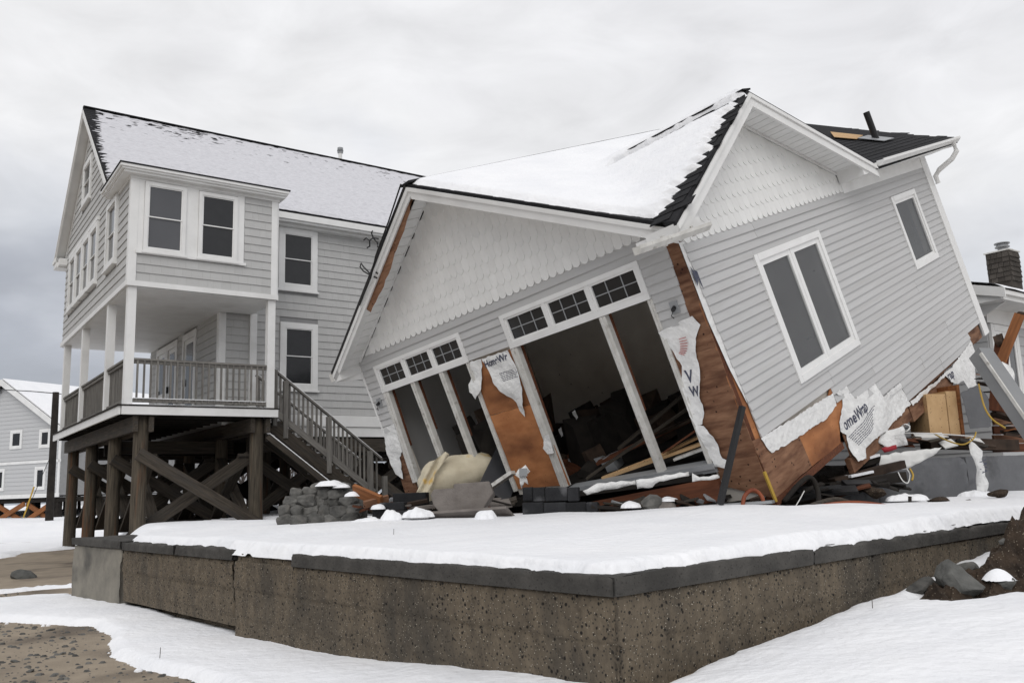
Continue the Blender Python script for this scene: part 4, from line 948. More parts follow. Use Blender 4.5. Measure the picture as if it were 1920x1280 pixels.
rpart('corner_board', MB().box(.0, .03, 8.05, 8.32, -3.2, .14).box(-.2, -.0, 8.29, 8.32, -3.2, .14), m_trim)
rpart('corner_board', MB().fbox(FA, -6.41, -6.37, -1.0, .16, -.02, .02), m_trim)
# --- windows of the long side
window(th, FBn, *WB1, .085, m_glasst, 'pair', sill=False, cn=.03, label='tall paired casement window in the tilted side wall', mat=m_frame)
window(th, FBn, *WB2, .085, m_glasst, 'single', sill=False, cn=.03, label='single narrow casement window near the far corner', mat=m_frame)
# --- front openings: transoms with grilles over wide doorways stripped of their doors
def transom(u0, u1, w0, w1, label):
    t = obj('transom_window', MB().fbox(FA, u0, u1, w1-.055, w1, -.06, .03).fbox(FA, u0, u1, w0, w0+.075, -.06, .032).fbox(FA, u0, u0+.07, w0+.075, w1-.055, -.06, .03).fbox(FA, u1-.07, u1, w0+.075, w1-.055, -.06, .03), m_trim, th)
    t['label'] = label; a, b = u0+.07, u1-.07; n_ = 3; st_ = (b-a)/n_
    for i in range(n_):
        p, q = a+st_*i+(.028 if i else 0), a+st_*(i+1)-(.028 if i < n_-1 else 0); c, d = w0+.075, w1-.055
        if i: obj('mullion', MB().fbox(FA, p-.056, p, c, d, -.05, .026), m_trim, t)
        s_ = obj('sash', MB().fbox(FA, p, p+.03, c, d, -.03, .012).fbox(FA, q-.03, q, c, d, -.03, .012).fbox(FA, p+.03, q-.03, c, c+.03, -.03, .012).fbox(FA, p+.03, q-.03, d-.03, d, -.03, .012), m_frame, t)
        obj('pane', MB().fbox(FA, p+.028, q-.028, c+.028, d-.028, -.02, -.012), m_glassdk, t)
        g = MB(); mid = (c+d)/2; g.fbox(FA, p+.03, q-.03, mid-.006, mid+.006, -.011, -.004)
        for k in (1, 2): x = p+(q-p)*k/3; g.fbox(FA, x-.006, x+.006, c+.03, d-.03, -.011, -.003)
        obj('grille', g, m_grey, t)
transom(-6.03, -3.86, -.445, .0, 'grilled transom over the left doorway'); transom(-2.985, -.585, -.47, -.005, 'grilled transom over the right doorway')
def jamb(u, w0, w1, wd=.10, u2=None, nm='door_post', dp=.055):
    u2 = u if u2 is None else u2; m = MB()
    m.hexa([FA(u-wd/2, w1, -dp), FA(u+wd/2, w1, -dp), FA(u2+wd/2, w0, -dp), FA(u2-wd/2, w0, -dp), FA(u-wd/2, w1, .02), FA(u+wd/2, w1, .02), FA(u2+wd/2, w0, .02), FA(u2-wd/2, w0, .02)])
    m.hexa([FA(u-wd*.22, w1, .021), FA(u+wd*.05, w1, .021), FA(u2+wd*.05, w0, .021), FA(u2-wd*.22, w0, .021), FA(u-wd*.22, w1, .03), FA(u+wd*.05, w1, .03), FA(u2+wd*.05, w0, .03), FA(u2-wd*.22, w0, .03)])
    p = part(nm, m, m_trimold)
    t0, t1 = .0, .62; a0, a1 = u+(u2-u)*t0, u+(u2-u)*t1; z0, z1 = w1+(w0-w1)*t0, w1+(w0-w1)*t1
    obj('inner_edge', MB().hexa([FA(a0+wd/2-.02, z0, -dp-.05), FA(a0+wd/2+.006, z0, -dp-.05), FA(a1+wd/2-.012, z1, -dp-.05), FA(a1+wd/2-.03, z1, -dp-.05), FA(a0+wd/2-.02, z0, -dp-.001), FA(a0+wd/2+.006, z0, -dp-.001), FA(a1+wd/2-.012, z1, -dp-.001), FA(a1+wd/2-.03, z1, -dp-.001)]), m_brown, p)
jamb(-5.96, -1.95, -.45, .15, -6.05); jamb(-5.235, -1.72, -.45); jamb(-4.52, -2.1, -.45, .10); jamb(-3.90, -2.38, -.45, .07)
jamb(-2.935, -2.44, -.475, .13, -2.95); jamb(-1.345, -2.47, -.475, .10, -1.33); jamb(-.61, -2.5, -.475, .07)
part('door_sill', MB().fbox(FA, -2.9, -.55, -2.52, -2.46, -.15, .06).fbox(FA, -2.9, -.55, -2.57, -2.525, -.12, .03), m_grey)
# --- bare sheathing, torn house wrap
def ply(name, poly, F, n, mat, t=.012, seed=0, res=.4, amp=.006):
    o = part(name, sheet(poly, F, res, lambda u, v: n, .12, amp, seed), mat); return solid(o, t)
FAo = FA
ply('sheathing', [(-3.86, -.47), (-2.98, -.47), (-2.90, -1.25), (-3.86, -1.25)], FA, -.01, m_ply, seed=1); ply('sheathing', [(-3.86, -1.256), (-2.9, -1.256), (-2.86, -2.43), (-3.84, -2.36)], FA, -.011, m_ply, seed=2)
ply('sheathing', [(-.60, -.7), (-.01, .02), (-.01, -1.2), (-.59, -1.2)], FA, -.01, m_plyB, seed=3); ply('sheathing', [(-.59, -1.206), (-.01, -1.206), (-.01, -2.96), (-.56, -2.75)], FA, -.011, m_plyB, seed=4)
ply('sheathing', [(-.20, .05), (-.01, .05), (-.01, -.8), (-.2, -.8)], FA, -.0095, m_plyB, seed=14)
ply('sheathing', [(-6.40, -1.35), (-6.0, -1.2), (-6.1, -2.2), (-6.44, -2.1)], FA, -.012, m_plyB, seed=5)
ply('sheathing', [(.0, .0), (.16, .0), (.22, -2.35), (.0, -2.45)], FBn, -.022, m_ply, seed=6, t=.008)
ply('sheathing', [(.0, -2.30), (.95, -2.40), (1.0, -2.97), (.05, -2.98)], FBn, -.008, m_plyB, seed=7); ply('sheathing', [(.956, -2.40), (1.95, -2.42), (2.12, -2.3), (2.6, -2.45), (2.2, -2.75), (1.98, -2.8), (1.84, -3.0), (1.005, -2.975)], FBn, -.0085, m_ply, seed=8)
ply('sheathing', [(2.0, -2.45), (8.0, -2.5), (8.0, -3.2), (2.0, -3.22)], FBn, -.02, m_plyB, seed=9)
part('rim_board', MB().fbox(FBn, .03, 1.9, -3.07, -2.985, -.06, .004), m_brown); part('rim_board', MB().fbox(FBn, 1.95, 4.1, -3.42, -3.23, -.08, -.01).fbox(FBn, 4.13, 6.0, -3.47, -3.25, -.08, -.005), m_plyB)
part('rim_joist', MB().fbox(FBn, .03, 8.1, -3.05, -2.64, -.16, -.09), m_dark)
for i in range(9): beam('floor_joist', (-.2, .3+.9*i, -2.80), (-6.2, .3+.9*i, -2.80), .05, .24, m_dark, th)
part('corner_stud', MB().box(-.09, -.012, .012, .09, -2.98, .02), m_brown)
def wrap(poly, F, seed, a=.03, res=.05, name='torn_house_wrap', s=4., mat=None, seg=.045, amp=.010, base=0.):
    d0 = crumple(seed, a, s); d = lambda u, v: d0(u, v)+base
    o = part(name, sheet(poly, F, res, d, seg, amp, seed), mat or m_wrap, smooth=True); return o, d
w1, d1 = wrap([(.16, -2.33), (.20, -2.44), (.27, -2.54), (.52, -2.555), (.89, -2.586), (1.3, -2.59), (1.725, -2.615), (2.06, -2.56), (2.1, -2.40)], FBn, 11, .006)
w2, d2 = wrap([(2.12, -2.42), (2.5, -2.42), (2.56, -2.63), (3.3, -2.62), (3.36, -2.86), (4.05, -2.86), (4.12, -3.10), (4.16, -3.22), (3.85, -3.24), (3.4, -3.25), (3.05, -3.26), (2.6, -3.22), (2.36, -3.24), (2.24, -3.34), (2.02, -3.30), (1.98, -3.1), (2.06, -2.95), (1.94, -2.86), (1.97, -2.75), (2.22, -2.62), (2.3, -2.5)], FBn, 12, .045, s=3.)
lettering('lettering', 'omeWrap', .205, FBn, 2.08, -2.90, .06, m_ink, w2, d2, .85, bold=.004)
m = MB(); rn = random.Random(8)
for i in range(7):
    u = 2.1+.02*i
    while u < 3.0-.05*i:
        e = u+rn.uniform(.02, .07); vv = -3.0-.028*i; p0, p1 = (u, vv+.13*(u-2.1)), (e, vv+.13*(e-2.1))
        m.add([FBn(*p0, d2(*p0)+.004), FBn(*p1, d2(*p1)+.004), FBn(p1[0], p1[1]+.010, d2(*p1)+.004), FBn(p0[0], p0[1]+.010, d2(*p0)+.004)], [(0, 1, 2, 3)]); u = e+.012
obj('fine_print', m, m_ink, w2)
w3, d3 = wrap([(4.16, -3.18), (5.7, -3.22), (6.1, -3.22), (7.3, -3.1), (7.35, -3.45), (7.05, -3.52), (6.75, -3.85), (6.5, -3.72), (6.35, -3.52), (6.1, -3.5), (5.85, -3.40), (5.75, -3.26), (4.2, -3.255)], FBn, 13, .03)
lettering('lettering', 'rap', .19, FBn, 5.82, -3.36, .06, m_ink, w3, d3, .85, bold=.004)
w4, d4 = wrap([(-3.84, -.45), (-3.59, -.46), (-3.66, -.6), (-3.72, -.72), (-3.78, -.86), (-3.97, -.97), (-3.98, -.88), (-4.03, -.85), (-4.01, -.74), (-3.93, -.66)], FA, 14, .05)
w5, d5 = wrap([(-3.58, -.46), (-3.04, -.47), (-2.99, -.75), (-3.0, -1.0), (-3.1, -1.22), (-3.19, -1.40), (-3.25, -1.3), (-3.24, -1.18), (-3.36, -1.05), (-3.49, -.86), (-3.5, -.72)], FA, 15, .05)
lettering('lettering', 'HomeWr', .135, FA, -3.55, -.60, .03, m_ink, w5, d5, .85, bold=.004)
m = MB()
for i in range(6):
    u = -3.36+.01*i
    while u < -3.04:
        e = u+rn.uniform(.02, .05); vv = -.74-.022*i
        m.add([FA(u, vv, d5(u, vv)+.004), FA(e, vv, d5(e, vv)+.004), FA(e, vv+.008, d5(e, vv)+.004), FA(u, vv+.008, d5(u, vv)+.004)], [(0, 1, 2, 3)]); u = e+.01
obj('fine_print', m, m_ink, w5)
w6, d6 = wrap([(-.64, -.86), (-.14, -.80), (-.09, -.92), (-.20, -1.05), (-.27, -1.22), (-.32, -1.5), (-.42, -1.7), (-.44, -1.88), (-.52, -2.0), (-.6, -2.02), (-.64, -1.88), (-.60, -1.5), (-.5, -1.3), (-.56, -1.1)], FA, 16, .04)
lettering('lettering', 'V', .20, FA, -.52, -1.50, -.1, m_ink, w6, d6, .8, bold=.005); lettering('lettering', 'W', .16, FA, -.53, -1.66, -.1, m_ink, w6, d6, .8, bold=.005)
w7, d7 = wrap([(-.62, -1.98), (-.50, -2.02), (-.42, -2.16), (-.42, -2.42), (-.33, -2.5), (-.40, -2.56), (-.55, -2.5), (-.58, -2.3)], FA, 17, .05)
w8, d8 = wrap([(-6.40, -.98), (-6.02, -.96), (-6.05, -1.2), (-6.08, -1.42), (-6.22, -1.5), (-6.3, -1.85), (-6.47, -1.75), (-6.50, -1.4)], FA, 18, .03)
w9, d9 = wrap([(.0, .0), (.125, .0), (.155, -1.0), (.20, -1.75), (.17, -1.92), (.08, -1.5), (.01, -.9)], FBn, 19, .003, res=.1, amp=.001, base=-.012)
obj('wrap_print', MB().add([FBn(.02, -.28, .02), FBn(.10, -.42, .02), FBn(.03, -.52, .02), FBn(.03, -.20, .02), FBn(.06, -.33, .021), FBn(.12, -.36, .021), FBn(.12, -.58, .021)], [(0, 1, 2), (4, 5, 6)]), m_ink, w9)
w10, d10 = wrap([(-2.92, -1.70), (-2.84, -1.70), (-2.86, -1.95), (-2.98, -1.95), (-3.02, -1.86)], FA, 20, .04, base=.03)
m = MB()
for i in range(8):
    a0 = -1.2+i*.17; m.bar(FA(-.50+.10*math.cos(a0), -1.0+.16*math.sin(a0), .05), FA(-.46+.16*math.cos(a0), -1.0+.2*math.sin(a0), .05), .008, .003, (0, -1, 0))
obj('wrap_print', m, m_inkr, w6)
# --- lamp boxes, iron brackets
def lampbox(u, v):
    b = part('light_fixture', MB().fbox(FA, u-.05, u+.05, v-.07, v+.07, .0, .035), m_grey); obj('socket', MB().tube([FA(u, v, .03), FA(u+.01, v-.02, .09)], .025, 10), m_metal, b); obj('loose_wire', MB().tube([FA(u-.02, v-.03, .05), FA(u-.05, v-.08, .07), FA(u-.02, v-.11, .08)], .006, 6), m_wire, b)
lampbox(-6.20, -.57); lampbox(-.32, -.65)
FR_ = frame((0, 0, 0), (1, 0, 0), (0, 0, 1), (0, -1, 0))
m = MB(); c_ = (-4.28, 1.62)
for pp in ([(0, 0), (-.10, .05), (-.2, .04), (-.25, .1), (-.32, .09)], [(-.2, .04), (-.24, -.03), (-.31, -.03)], [(-.1, .05), (-.10, .12), (-.06, .14)], [(-.10, .05), (-.05, -.05), (-.08, -.1)]):
    m.tube([FR_(c_[0]+x, c_[1]+y, .43) for x, y in pp], .011, 6)
part('iron_bracket', m, m_metal)
m = MB(); c_ = (-4.62, 1.22)
for pp in ([(0, -.08), (-.12, .0), (-.24, .10), (-.28, .18), (-.23, .22), (-.2, .15), (-.1, -.0)], [(-.1, .0), (-.02, .04), (.05, -.03)]): m.tube([FR_(c_[0]+x, c_[1]+y, .43) for x, y in pp], .011, 6)
part('iron_bracket', m, m_metal)
part('rake_cable', MB().tube([FR_(-3.4, wr0+.02, .46), FR_(-3.9, 1.74, .47), FR_(-4.4, 1.42, .48), FR_(-4.7, 1.18, .47), FR_(-5.2, .9, .46)], .012, 6), m_wire)
# --- broken contents seen through the doorways
rn = random.Random(31)
def lump(x, y, w_, h, d_, mat, tilt):
    o = obj('broken_furniture', MB().hexa([(-w_/2, -d_/2, 0), (w_/2, -d_/2, 0), (w_/2, d_/2, 0), (-w_/2, d_/2, 0), (-w_/2*rn.uniform(.3, 1), -d_/2, h), (w_/2*rn.uniform(.3, 1), -d_/2, h*rn.uniform(.6, 1)), (w_/2*rn.uniform(.4, 1), d_/2, h), (-w_/2, d_/2, h*rn.uniform(.7, 1))]), mat, th)
    o.matrix_local = Matrix.Translation((x, y, -2.5)) @ Matrix.Rotation(tilt, 4, 'Y') @ Matrix.Rotation(rn.uniform(-.5, .5), 4, 'Z')
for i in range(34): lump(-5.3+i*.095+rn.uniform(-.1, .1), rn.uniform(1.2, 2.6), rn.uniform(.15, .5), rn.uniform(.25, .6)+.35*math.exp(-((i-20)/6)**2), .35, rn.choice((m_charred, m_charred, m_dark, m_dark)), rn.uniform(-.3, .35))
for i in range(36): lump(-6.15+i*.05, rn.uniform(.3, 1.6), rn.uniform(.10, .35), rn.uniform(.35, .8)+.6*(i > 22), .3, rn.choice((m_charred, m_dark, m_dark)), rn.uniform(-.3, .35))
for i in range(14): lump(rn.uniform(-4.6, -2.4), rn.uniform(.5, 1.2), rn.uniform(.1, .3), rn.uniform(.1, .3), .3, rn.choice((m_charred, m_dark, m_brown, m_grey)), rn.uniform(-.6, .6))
def plank(p, q, w_, h, mat): return beam('fallen_plank', p, q, w_, h, mat, th)
plank((-2.75, .25, -2.44), (-.7, 1.3, -1.75), .14, .03, m_wood); plank((-1.9, .3, -2.42), (-.65, .5, -2.18), .12, .03, m_pale); plank((-2.2, .2, -2.44), (-.7, .35, -2.28), .10, .035, m_pale); plank((-1.25, .25, -2.40), (-.62, .3, -2.32), .12, .03, m_trimold)
plank((-2.8, .6, -2.35), (-.75, 1.6, -2.05), .18, .04, m_brown); plank((-2.7, 1.0, -2.3), (-.8, 2.2, -1.45), .16, .04, m_wood); plank((-1.4, .3, -2.3), (-.65, .4, -2.05), .16, .02, m_brown); plank((-1.9, .9, -2.2), (-.9, 1.2, -2.05), .2, .03, m_charred)
plank((-2.4, .15, -2.46), (-1.5, .4, -2.36), .05, .05, m_pale); plank((-4.5, .3, -2.35), (-3.95, .8, -1.8), .5, .03, m_glassgy)
for (x, w_) in ((-3.75, -1.85), (-3.35, -1.65)): part('paper_scrap', sheet([(x, w_), (x+.07, w_+.02), (x+.06, w_-.1), (x+.01, w_-.13)], frame((0, 1.1, 0), (1, 0, 0), (0, 0, 1), (0, -1, 0)), .05, crumple(3, .02), .03, .01, 2), m_wrap)
m = MB(); m.tube([(-.9, 1.6, -1.7), (-.6, 1.9, -1.5), (-.9, 2.1, -1.25), (-.85, 2.2, -.9)], .012, 6)
part('hanging_wire', MB().tube([(-.35, 1.75, -1.72), (-.32, 1.9, -1.55), (-.33, 2.0, -1.35), (-.35, 2.1, -1.28)], .008, 6), m_wire)
m = MB(); 
for k in range(5): m.tube([(-.3, 2.75+.02*k, -1.75+.02*k), (-.28, 2.95, -1.70-.02*k), (-.3, 3.05, -1.60+.01*k), (-.3, 2.98, -1.52)], .008, 6)
m.tube([(-.3, 2.55, -1.72), (-.3, 2.75, -1.72)], .008, 6); part('hanging_wire', m, m_wire)
part('hanging_wire', MB().tube([(-.4, 1.6, -1.9), (-.4, 1.9, -1.92), (-.4, 2.25, -1.86)], .01, 6), m_wire)
# --- snow on the tilted roof
def ksnow(x, y):
    a, b = wmain(x, y), (wgab(y) if x > -2.6 else -9)
    k = .16; hh = max(k-abs(a-b), 0)/k; z = max(a, b)+hh*hh*k*.25
    n_ = noise.noise((x*1.5, y*1.5, 2))
    if y <= 1.92+.02*n_:
        e = .26-x-.20*noise.noise((1.3, y*8, 5))-.16*noise.noise((x*1.5, y*23, 2))+.10*(y-.6)+.10*n_ if b >= a-.25 else .3
        e = min(e, (y-Y0-.015)*.8+.015*noise.noise((x*9, 3, 1)))
        if x > -.6: e = min(e, (y+.40)*.9-.10*(x+.6)+.05*noise.noise((x*8, y*8, 1)))
    else: e = (-1.35-.22*(y-2)+.25*n_+.2*noise.noise((x*3, y*5, 0)))-x if b < a+.02 else -.3
    if -1.65 < x < .3: e = min(e, (abs(y-1.70-.05*noise.noise((x*2.2, 0, 2))-.02*noise.noise((x*9, 0, 2)))-.075-.035*noise.noise((x*5, 4, 0)))*2.2)
    e = min(e, x-RX-.03)
    if y > 8.8: e = -.1
    h = .085*sst(0, .13, e)+.012*n_*sst(.05, .3, e)-.004
    return (x, y, z+(h if h > 0 else -.03)), h
o = obj('roof_snow', hfield(lin(RX, .44, 170), lin(Y0, 3.4, 230)[:-1]+lin(3.4, 8.9, 60), ksnow), m_snow, smooth=True, kind='stuff', label='thick snow on the tilted roof, streaked along the gable edge', cat='snow'); o.matrix_world = TM
o = obj('roof_snow', hfield(lin(-6.5, RX-.04, 40), lin(Y0+.05, 8.8, 60), lambda x, y: ((x, y, wmain(x, y)+.06+.015*noise.noise((x*2, y*2, 0))), 1)), m_snow, smooth=True, kind='stuff', label='snow on the hidden left slope of the tilted roof', cat='snow'); o.matrix_world = TM

# ------------------------------------------------------------------ neighbours and distance
def at(px, py, depth):      # a point of the place from where it is seen (photo pixels) and how far off it stands
    d = fw+rt*((px-960)/1613.2)-up*((py-640)/1613.2); return EYE+d*(depth/d.y)
# grey house far left
hy = math.radians(-24); U = V((math.cos(hy), math.sin(hy), 0)); D_ = V((-U.y, U.x, 0))
o0 = at(104, 928, 41); fh = empty('far_house', Matrix(((U.x, D_.x, 0, o0.x), (U.y, D_.y, 0, o0.y), (0, 0, 1, o0.z), (0, 0, 0, 1))), label='grey gabled house on piles at the far left behind the utility pole', cat='house')
FG = frame((0, 0, 0), (1, 0, 0), (0, 0, 1), (0, -1, 0))
obj('wall', MB().prism([(-8.0, 0), (.2, 0), (.2, 3.15), (-3.9, 5.55), (-8.0, 3.15)], frame((0, 0, 0), (1, 0, 0), (0, 0, 1), (0, 1, 0)), 0, 9), m_back, fh)
lapf = MB().hexa([(0, 0, 0), (1, 0, 0), (1, 0, .022), (0, 0, .022), (0, 1, 0), (1, 1, 0), (1, 1, .003), (0, 1, .003)]).mesh('clapboard'); lapf.materials.append(m_farsid)
v = .12
while v < 5.3:
    a, b = -8.0, .2
    if v > 2.95: a, b = -3.9-(5.5-v-.2)*1.70, -3.9+(5.5-v-.2)*1.70
    if b-a > .1: put('clapboard', lapf, m_farsid, fh, mwf(FG, a, v, .002, b-a, .2))
    v += .2
for (x0, x1, y0, y1) in ((-1.28, -.52, 2.26, 3.16), (-3.35, -2.5, 2.30, 3.22), (-1.45, -.72, .28, 1.38), (-5.2, -4.4, 2.3, 3.2), (-4.4, -3.6, .3, 1.38)): window(fh, FG, x0, x1, y0, y1, .11, m_glassdk, 'single', sill=False, cn=.06, gn=.036)
for (y0, y1) in ((-.08, .11), (1.55, 1.68)): obj('band_board', MB().fbox(FG, -8.0, .25, y0, y1, .0, .05), m_trim, fh)
obj('corner_board', MB().fbox(FG, .10, .22, .11, 3.2, .0, .05), m_trim, fh)
rr = empty('roof', Matrix.Identity(4)); rr.parent = fh
for s_ in (-1, 1):
    q = [(-3.9, 5.75), (-3.9+s_*4.5, 5.75-4.5*.587), (-3.9+s_*4.5, 5.63-4.5*.587), (-3.9, 5.63)]
    obj('roof_slope', MB().prism(q, frame((0, 0, 0), (1, 0, 0), (0, 0, 1), (0, 1, 0)), -.3, 9.3), m_roof, rr)
    q = [(-3.9, 5.77), (-3.9+s_*4.5, 5.77-4.5*.587), (-3.9+s_*4.5, 5.47-4.5*.587), (-3.9, 5.47)]; obj('rake_board', MB().prism(q, frame((0, 0, 0), (1, 0, 0), (0, 0, 1), (0, 1, 0)), -.35, -.301), m_trim, rr)
m = MB(); m.prism([(-3.9, 5.77), (.6, 5.77-4.5*.587), (.6, 5.83-4.5*.587), (-3.9, 5.83)], frame((0, 0, 0), (1, 0, 0), (0, 0, 1), (0, 1, 0)), -.25, 9.2)
o = obj('roof_snow', m, m_snow, kind='stuff', label='snow on the roof of the far left house', cat='snow'); o.matrix_world = fh.matrix_world
for x in (-6.5, -4.2, -2.0, -.1):
    for y in (.25, 4, 8): beam('pile', (x, y, -1.6), (x, y, -.08), .25, .25, m_dark, fh)
for (a, b) in ((-2.0, -.1), (-4.2, -2.0), (-6.5, -4.2)):
    beam('brace', (a, .05, -.35), (b, .05, -1.25), .08, .22, m_orange, fh); beam('brace', (b, -.08, -.35), (a, -.08, -1.25), .08, .22, m_orange, fh)
obj('floor_beam', MB().box(-8.0, .2, .1, 8.9, -.30, -.085), m_dark, fh)
# utility pole with wire and guy
p0, p1 = at(93, 962, 35), at(105, 735, 35)
up_ = empty('utility_pole', Matrix.Identity(4), label='dark leaning utility pole in front of the far left house', cat='utility pole')
pole('pole_shaft', p0-V((0, 0, .6)), p1, .16, .12, m_dark, up_); obj('guy_wire', MB().tube([p1-V((0, 0, 2.4)), at(46, 968, 34)], .012, 5), m_wire, up_); obj('guy_guard', MB().tube([at(64, 912, 34.2), at(44, 970, 34)], .03, 8), m_yel, up_)
tag(obj('power_line', MB().tube([at(-40, 728, 40), at(15, 731, 37), at(60, 733.5, 36), p1-V((0, 0, .05)), at(150, 742, 38), at(300, 752, 44)], .02, 5), m_wire), 'overhead wire running across the top of the utility pole', 'wire')
# low snow-roofed house and bare trees seen between the piles
q0 = at(392, 905, 60); lw = empty('low_house', Matrix.Translation((q0.x, q0.y, 1.0)), label='low distant house with snowy roof seen between the piles', cat='house')
obj('wall', MB().box(-3.5, 3.5, 0, 6, 0, 2.3), m_farsid, lw); obj('roof', MB().prism([(-.6, 2.2), (3, 4.6), (6.6, 2.2)], frame((0, 0, 0), (0, 1, 0), (0, 0, 1), (1, 0, 0)), -4, 4), m_snow, lw); obj('eave_board', MB().box(-4, 4, -.65, -.6, 2.05, 2.22), m_trim, lw)
q0 = at(180, 900, 64); lw = empty('low_house', Matrix.Translation((q0.x, q0.y, 1.0)), label='pale low building far behind the leftmost piles', cat='house')
obj('wall', MB().box(-3, 4, 0, 6, 0, 2.0), m_farsid, lw); obj('roof', MB().prism([(-.5, 1.95), (3, 3.4), (6.5, 1.95)], frame((0, 0, 0), (0, 1, 0), (0, 0, 1), (1, 0, 0)), -3.4, 4.4), m_snow, lw); obj('doorway', MB().box(-.5, .3, -.03, .0, .4, 1.5), m_dark, lw)
def bare_tree(loc, h, seed, label):
    r = random.Random(seed); m = MB(); t = MB()
    t.tube([loc-V((0, 0, .3)), loc+V((r.uniform(-.1, .1), 0, h*.45))], [.11, .07], 6)
    def br(p, d, L, rad, k):
        e = p+d*L; m.tube([p, (p+e)/2+V((r.uniform(-1, 1), r.uniform(-1, 1), r.uniform(-.5, 1)))*L*.06, e], [rad, rad*.85, rad*.6], 4, caps=False)
        if k == 0: return
        for i in range(3 if k > 1 else 4): br(p+d*L*r.uniform(.45, 1), (d+V((r.uniform(-1, 1), r.uniform(-1, 1), r.uniform(-.25, .8)))*.75).normalized(), L*r.uniform(.55, .8), rad*.62, k-1)
    for i in range(7): br(loc+V((0, 0, h*r.uniform(.12, .45))), V((r.uniform(-1, 1), r.uniform(-1, 1), r.uniform(.6, 1.6))).normalized(), h*.30, .045, 4)
    e = empty('bare_tree', Matrix.Identity(4), label=label, cat='tree', group='bare trees behind the stilt house'); obj('trunk', t, m_bark, e); obj('crown', m, m_bark, e)
for i, (px, dep, h, lab) in enumerate(((205, 50, 4.2, 'bare tree between the two leftmost piles'), (248, 46, 4.6, 'bare tree just left of the corner pile'), (300, 52, 4.6, 'bare tree just right of the corner pile'), (150, 48, 4.0, 'bare tree behind the leftmost pile'), (455, 48, 4.2, 'bare tree left of the right front pile'), (545, 45, 4.0, 'bare tree seen under the stairs'))):
    q0 = at(px, 930, dep); bare_tree(V((q0.x, q0.y, .9)), h, 40+i, lab)
q0 = at(398, 930, 44); ev = empty('evergreen_tree', Matrix.Translation((q0.x, q0.y, .9)), label='small dark evergreen seen between the piles before the low house', cat='tree')
obj('trunk', MB().tube([(0, 0, -.3), (0, 0, 2.6)], [.09, .03], 6), m_bark, ev); m = MB(); r = random.Random(9)
for i in range(900):
    z = r.uniform(.4, 2.9); rad = (3.0-z)*.38*math.sqrt(r.random()); a = r.uniform(0, 6.28); c = V((math.cos(a)*rad, math.sin(a)*rad, z)); d = V((math.cos(a), math.sin(a), r.uniform(-.5, .2)))*.22; s_ = V((-math.sin(a), math.cos(a), r.uniform(-.4, .4)))*.05
    m.add([c-s_, c+s_, c+d], [(0, 1, 2)])
obj('crown', m, m_green, ev)
# cottage at the right edge
c0 = at(1846, 585, 17.2); cu = V((math.cos(math.radians(36)), math.sin(math.radians(36)), 0)); cb = V((-cu.y, cu.x, 0))
CMt = Matrix(((cu.x, cb.x, 0, c0.x), (cu.y, cb.y, 0, c0.y), (0, 0, 1, c0.z), (0, 0, 0, 1)))
ct = empty('cottage', CMt, label='grey cottage with snowy roof and shingled chimney at the right edge', cat='house')
FC = frame((0, 0, 0), (1, 0, 0), (0, 0, 1), (0, -1, 0)); FCl = frame((0, 0, 0), (0, 1, 0), (0, 0, 1), (-1, 0, 0))
obj('wall', MB().box(0, 9, 0, 6, -3.4, .1), m_back, ct)
v = -3.4
while v < -.25:
    for a, b in cut(.0, 9, [(.02, 1.25)] if v > -1.75 else []): put('clapboard', lapf, m_vinyl, ct, mwf(FC, a, v, .002, b-a, .2))
    put('clapboard', lapf, m_vinyl, ct, mwf(FCl, 0, v, .002, 6, .2)); v += .2
obj('frieze_board', MB().fbox(FC, -.02, 9, -.22, .1, .0, .04), m_trim, ct)
window(ct, FC, .06, 1.22, -1.72, -.24, .13, m_glassgy, 'pair', sill=False, cn=.06, gn=.036)
m = MB(); obj('eave_soffit', MB().box(-.55, 9, -.62, .02, .08, .11), m_trim, ct); obj('eave_fascia', MB().box(-.6, 9, -.66, -.62, .08, .25), m_trim, ct); obj('eave_moulding', MB().box(-.62, 9, -.72, -.661, .17, .27), m_trim, ct)
obj('eave_return', MB().box(-.62, -.56, -.62, 1.3, .08, .25), m_trim, ct); obj('gable_return', MB().prism([(-.6, .09), (1.6, .09), (1.6, -.35), (.3, -.35)], FCl, .3, .34), m_trim, ct)
obj('roof', MB().prism([(-.74, .26), (3.0, 1.35), (6.7, .26)], frame((0, 0, 0), (0, 1, 0), (0, 0, 1), (1, 0, 0)), -.66, 9.2), m_roof, ct)
obj('gable_board', MB().prism([(-.74, .10), (-.74, .29), (3.0, 1.38), (6.7, .29), (6.7, .10), (3.0, 1.12)], FCl, .661, .69), m_trim, ct)
def csnow(a, b): return (a, b, .285+(b+.74)*.2914+.07*sst(0, .15, b+.72+.05*noise.noise((a*3, 0, 0)))+.02*noise.noise((a*2, b*2, 0))), (1 if not (.9 < a < 1.9 and 1.4 < b) else -1)
o = obj('roof_snow', hfield(lin(-.66, 9, 80), lin(-.74, 3.0, 40), csnow), m_snow, smooth=True, kind='stuff', label='snow on the roof of the cottage at the right edge', cat='snow'); o.matrix_world = CMt
k0 = CMt.inverted() @ at(1881, 497, 18.6)
HC = .24
ch = obj('chimney', MB().box(k0.x-HC, k0.x+HC, k0.y-HC, k0.y+HC, .55, k0.z+.26), m_shk, ct)
wsh = MB().hexa([(0, 0, 0), (1, 0, 0), (1, 0, .03), (0, 0, .03), (0, 1, 0), (1, 1, 0), (1, 1, .006), (0, 1, .006)]).mesh('chimney_shake'); wsh.materials.append(m_shk); r = random.Random(3)
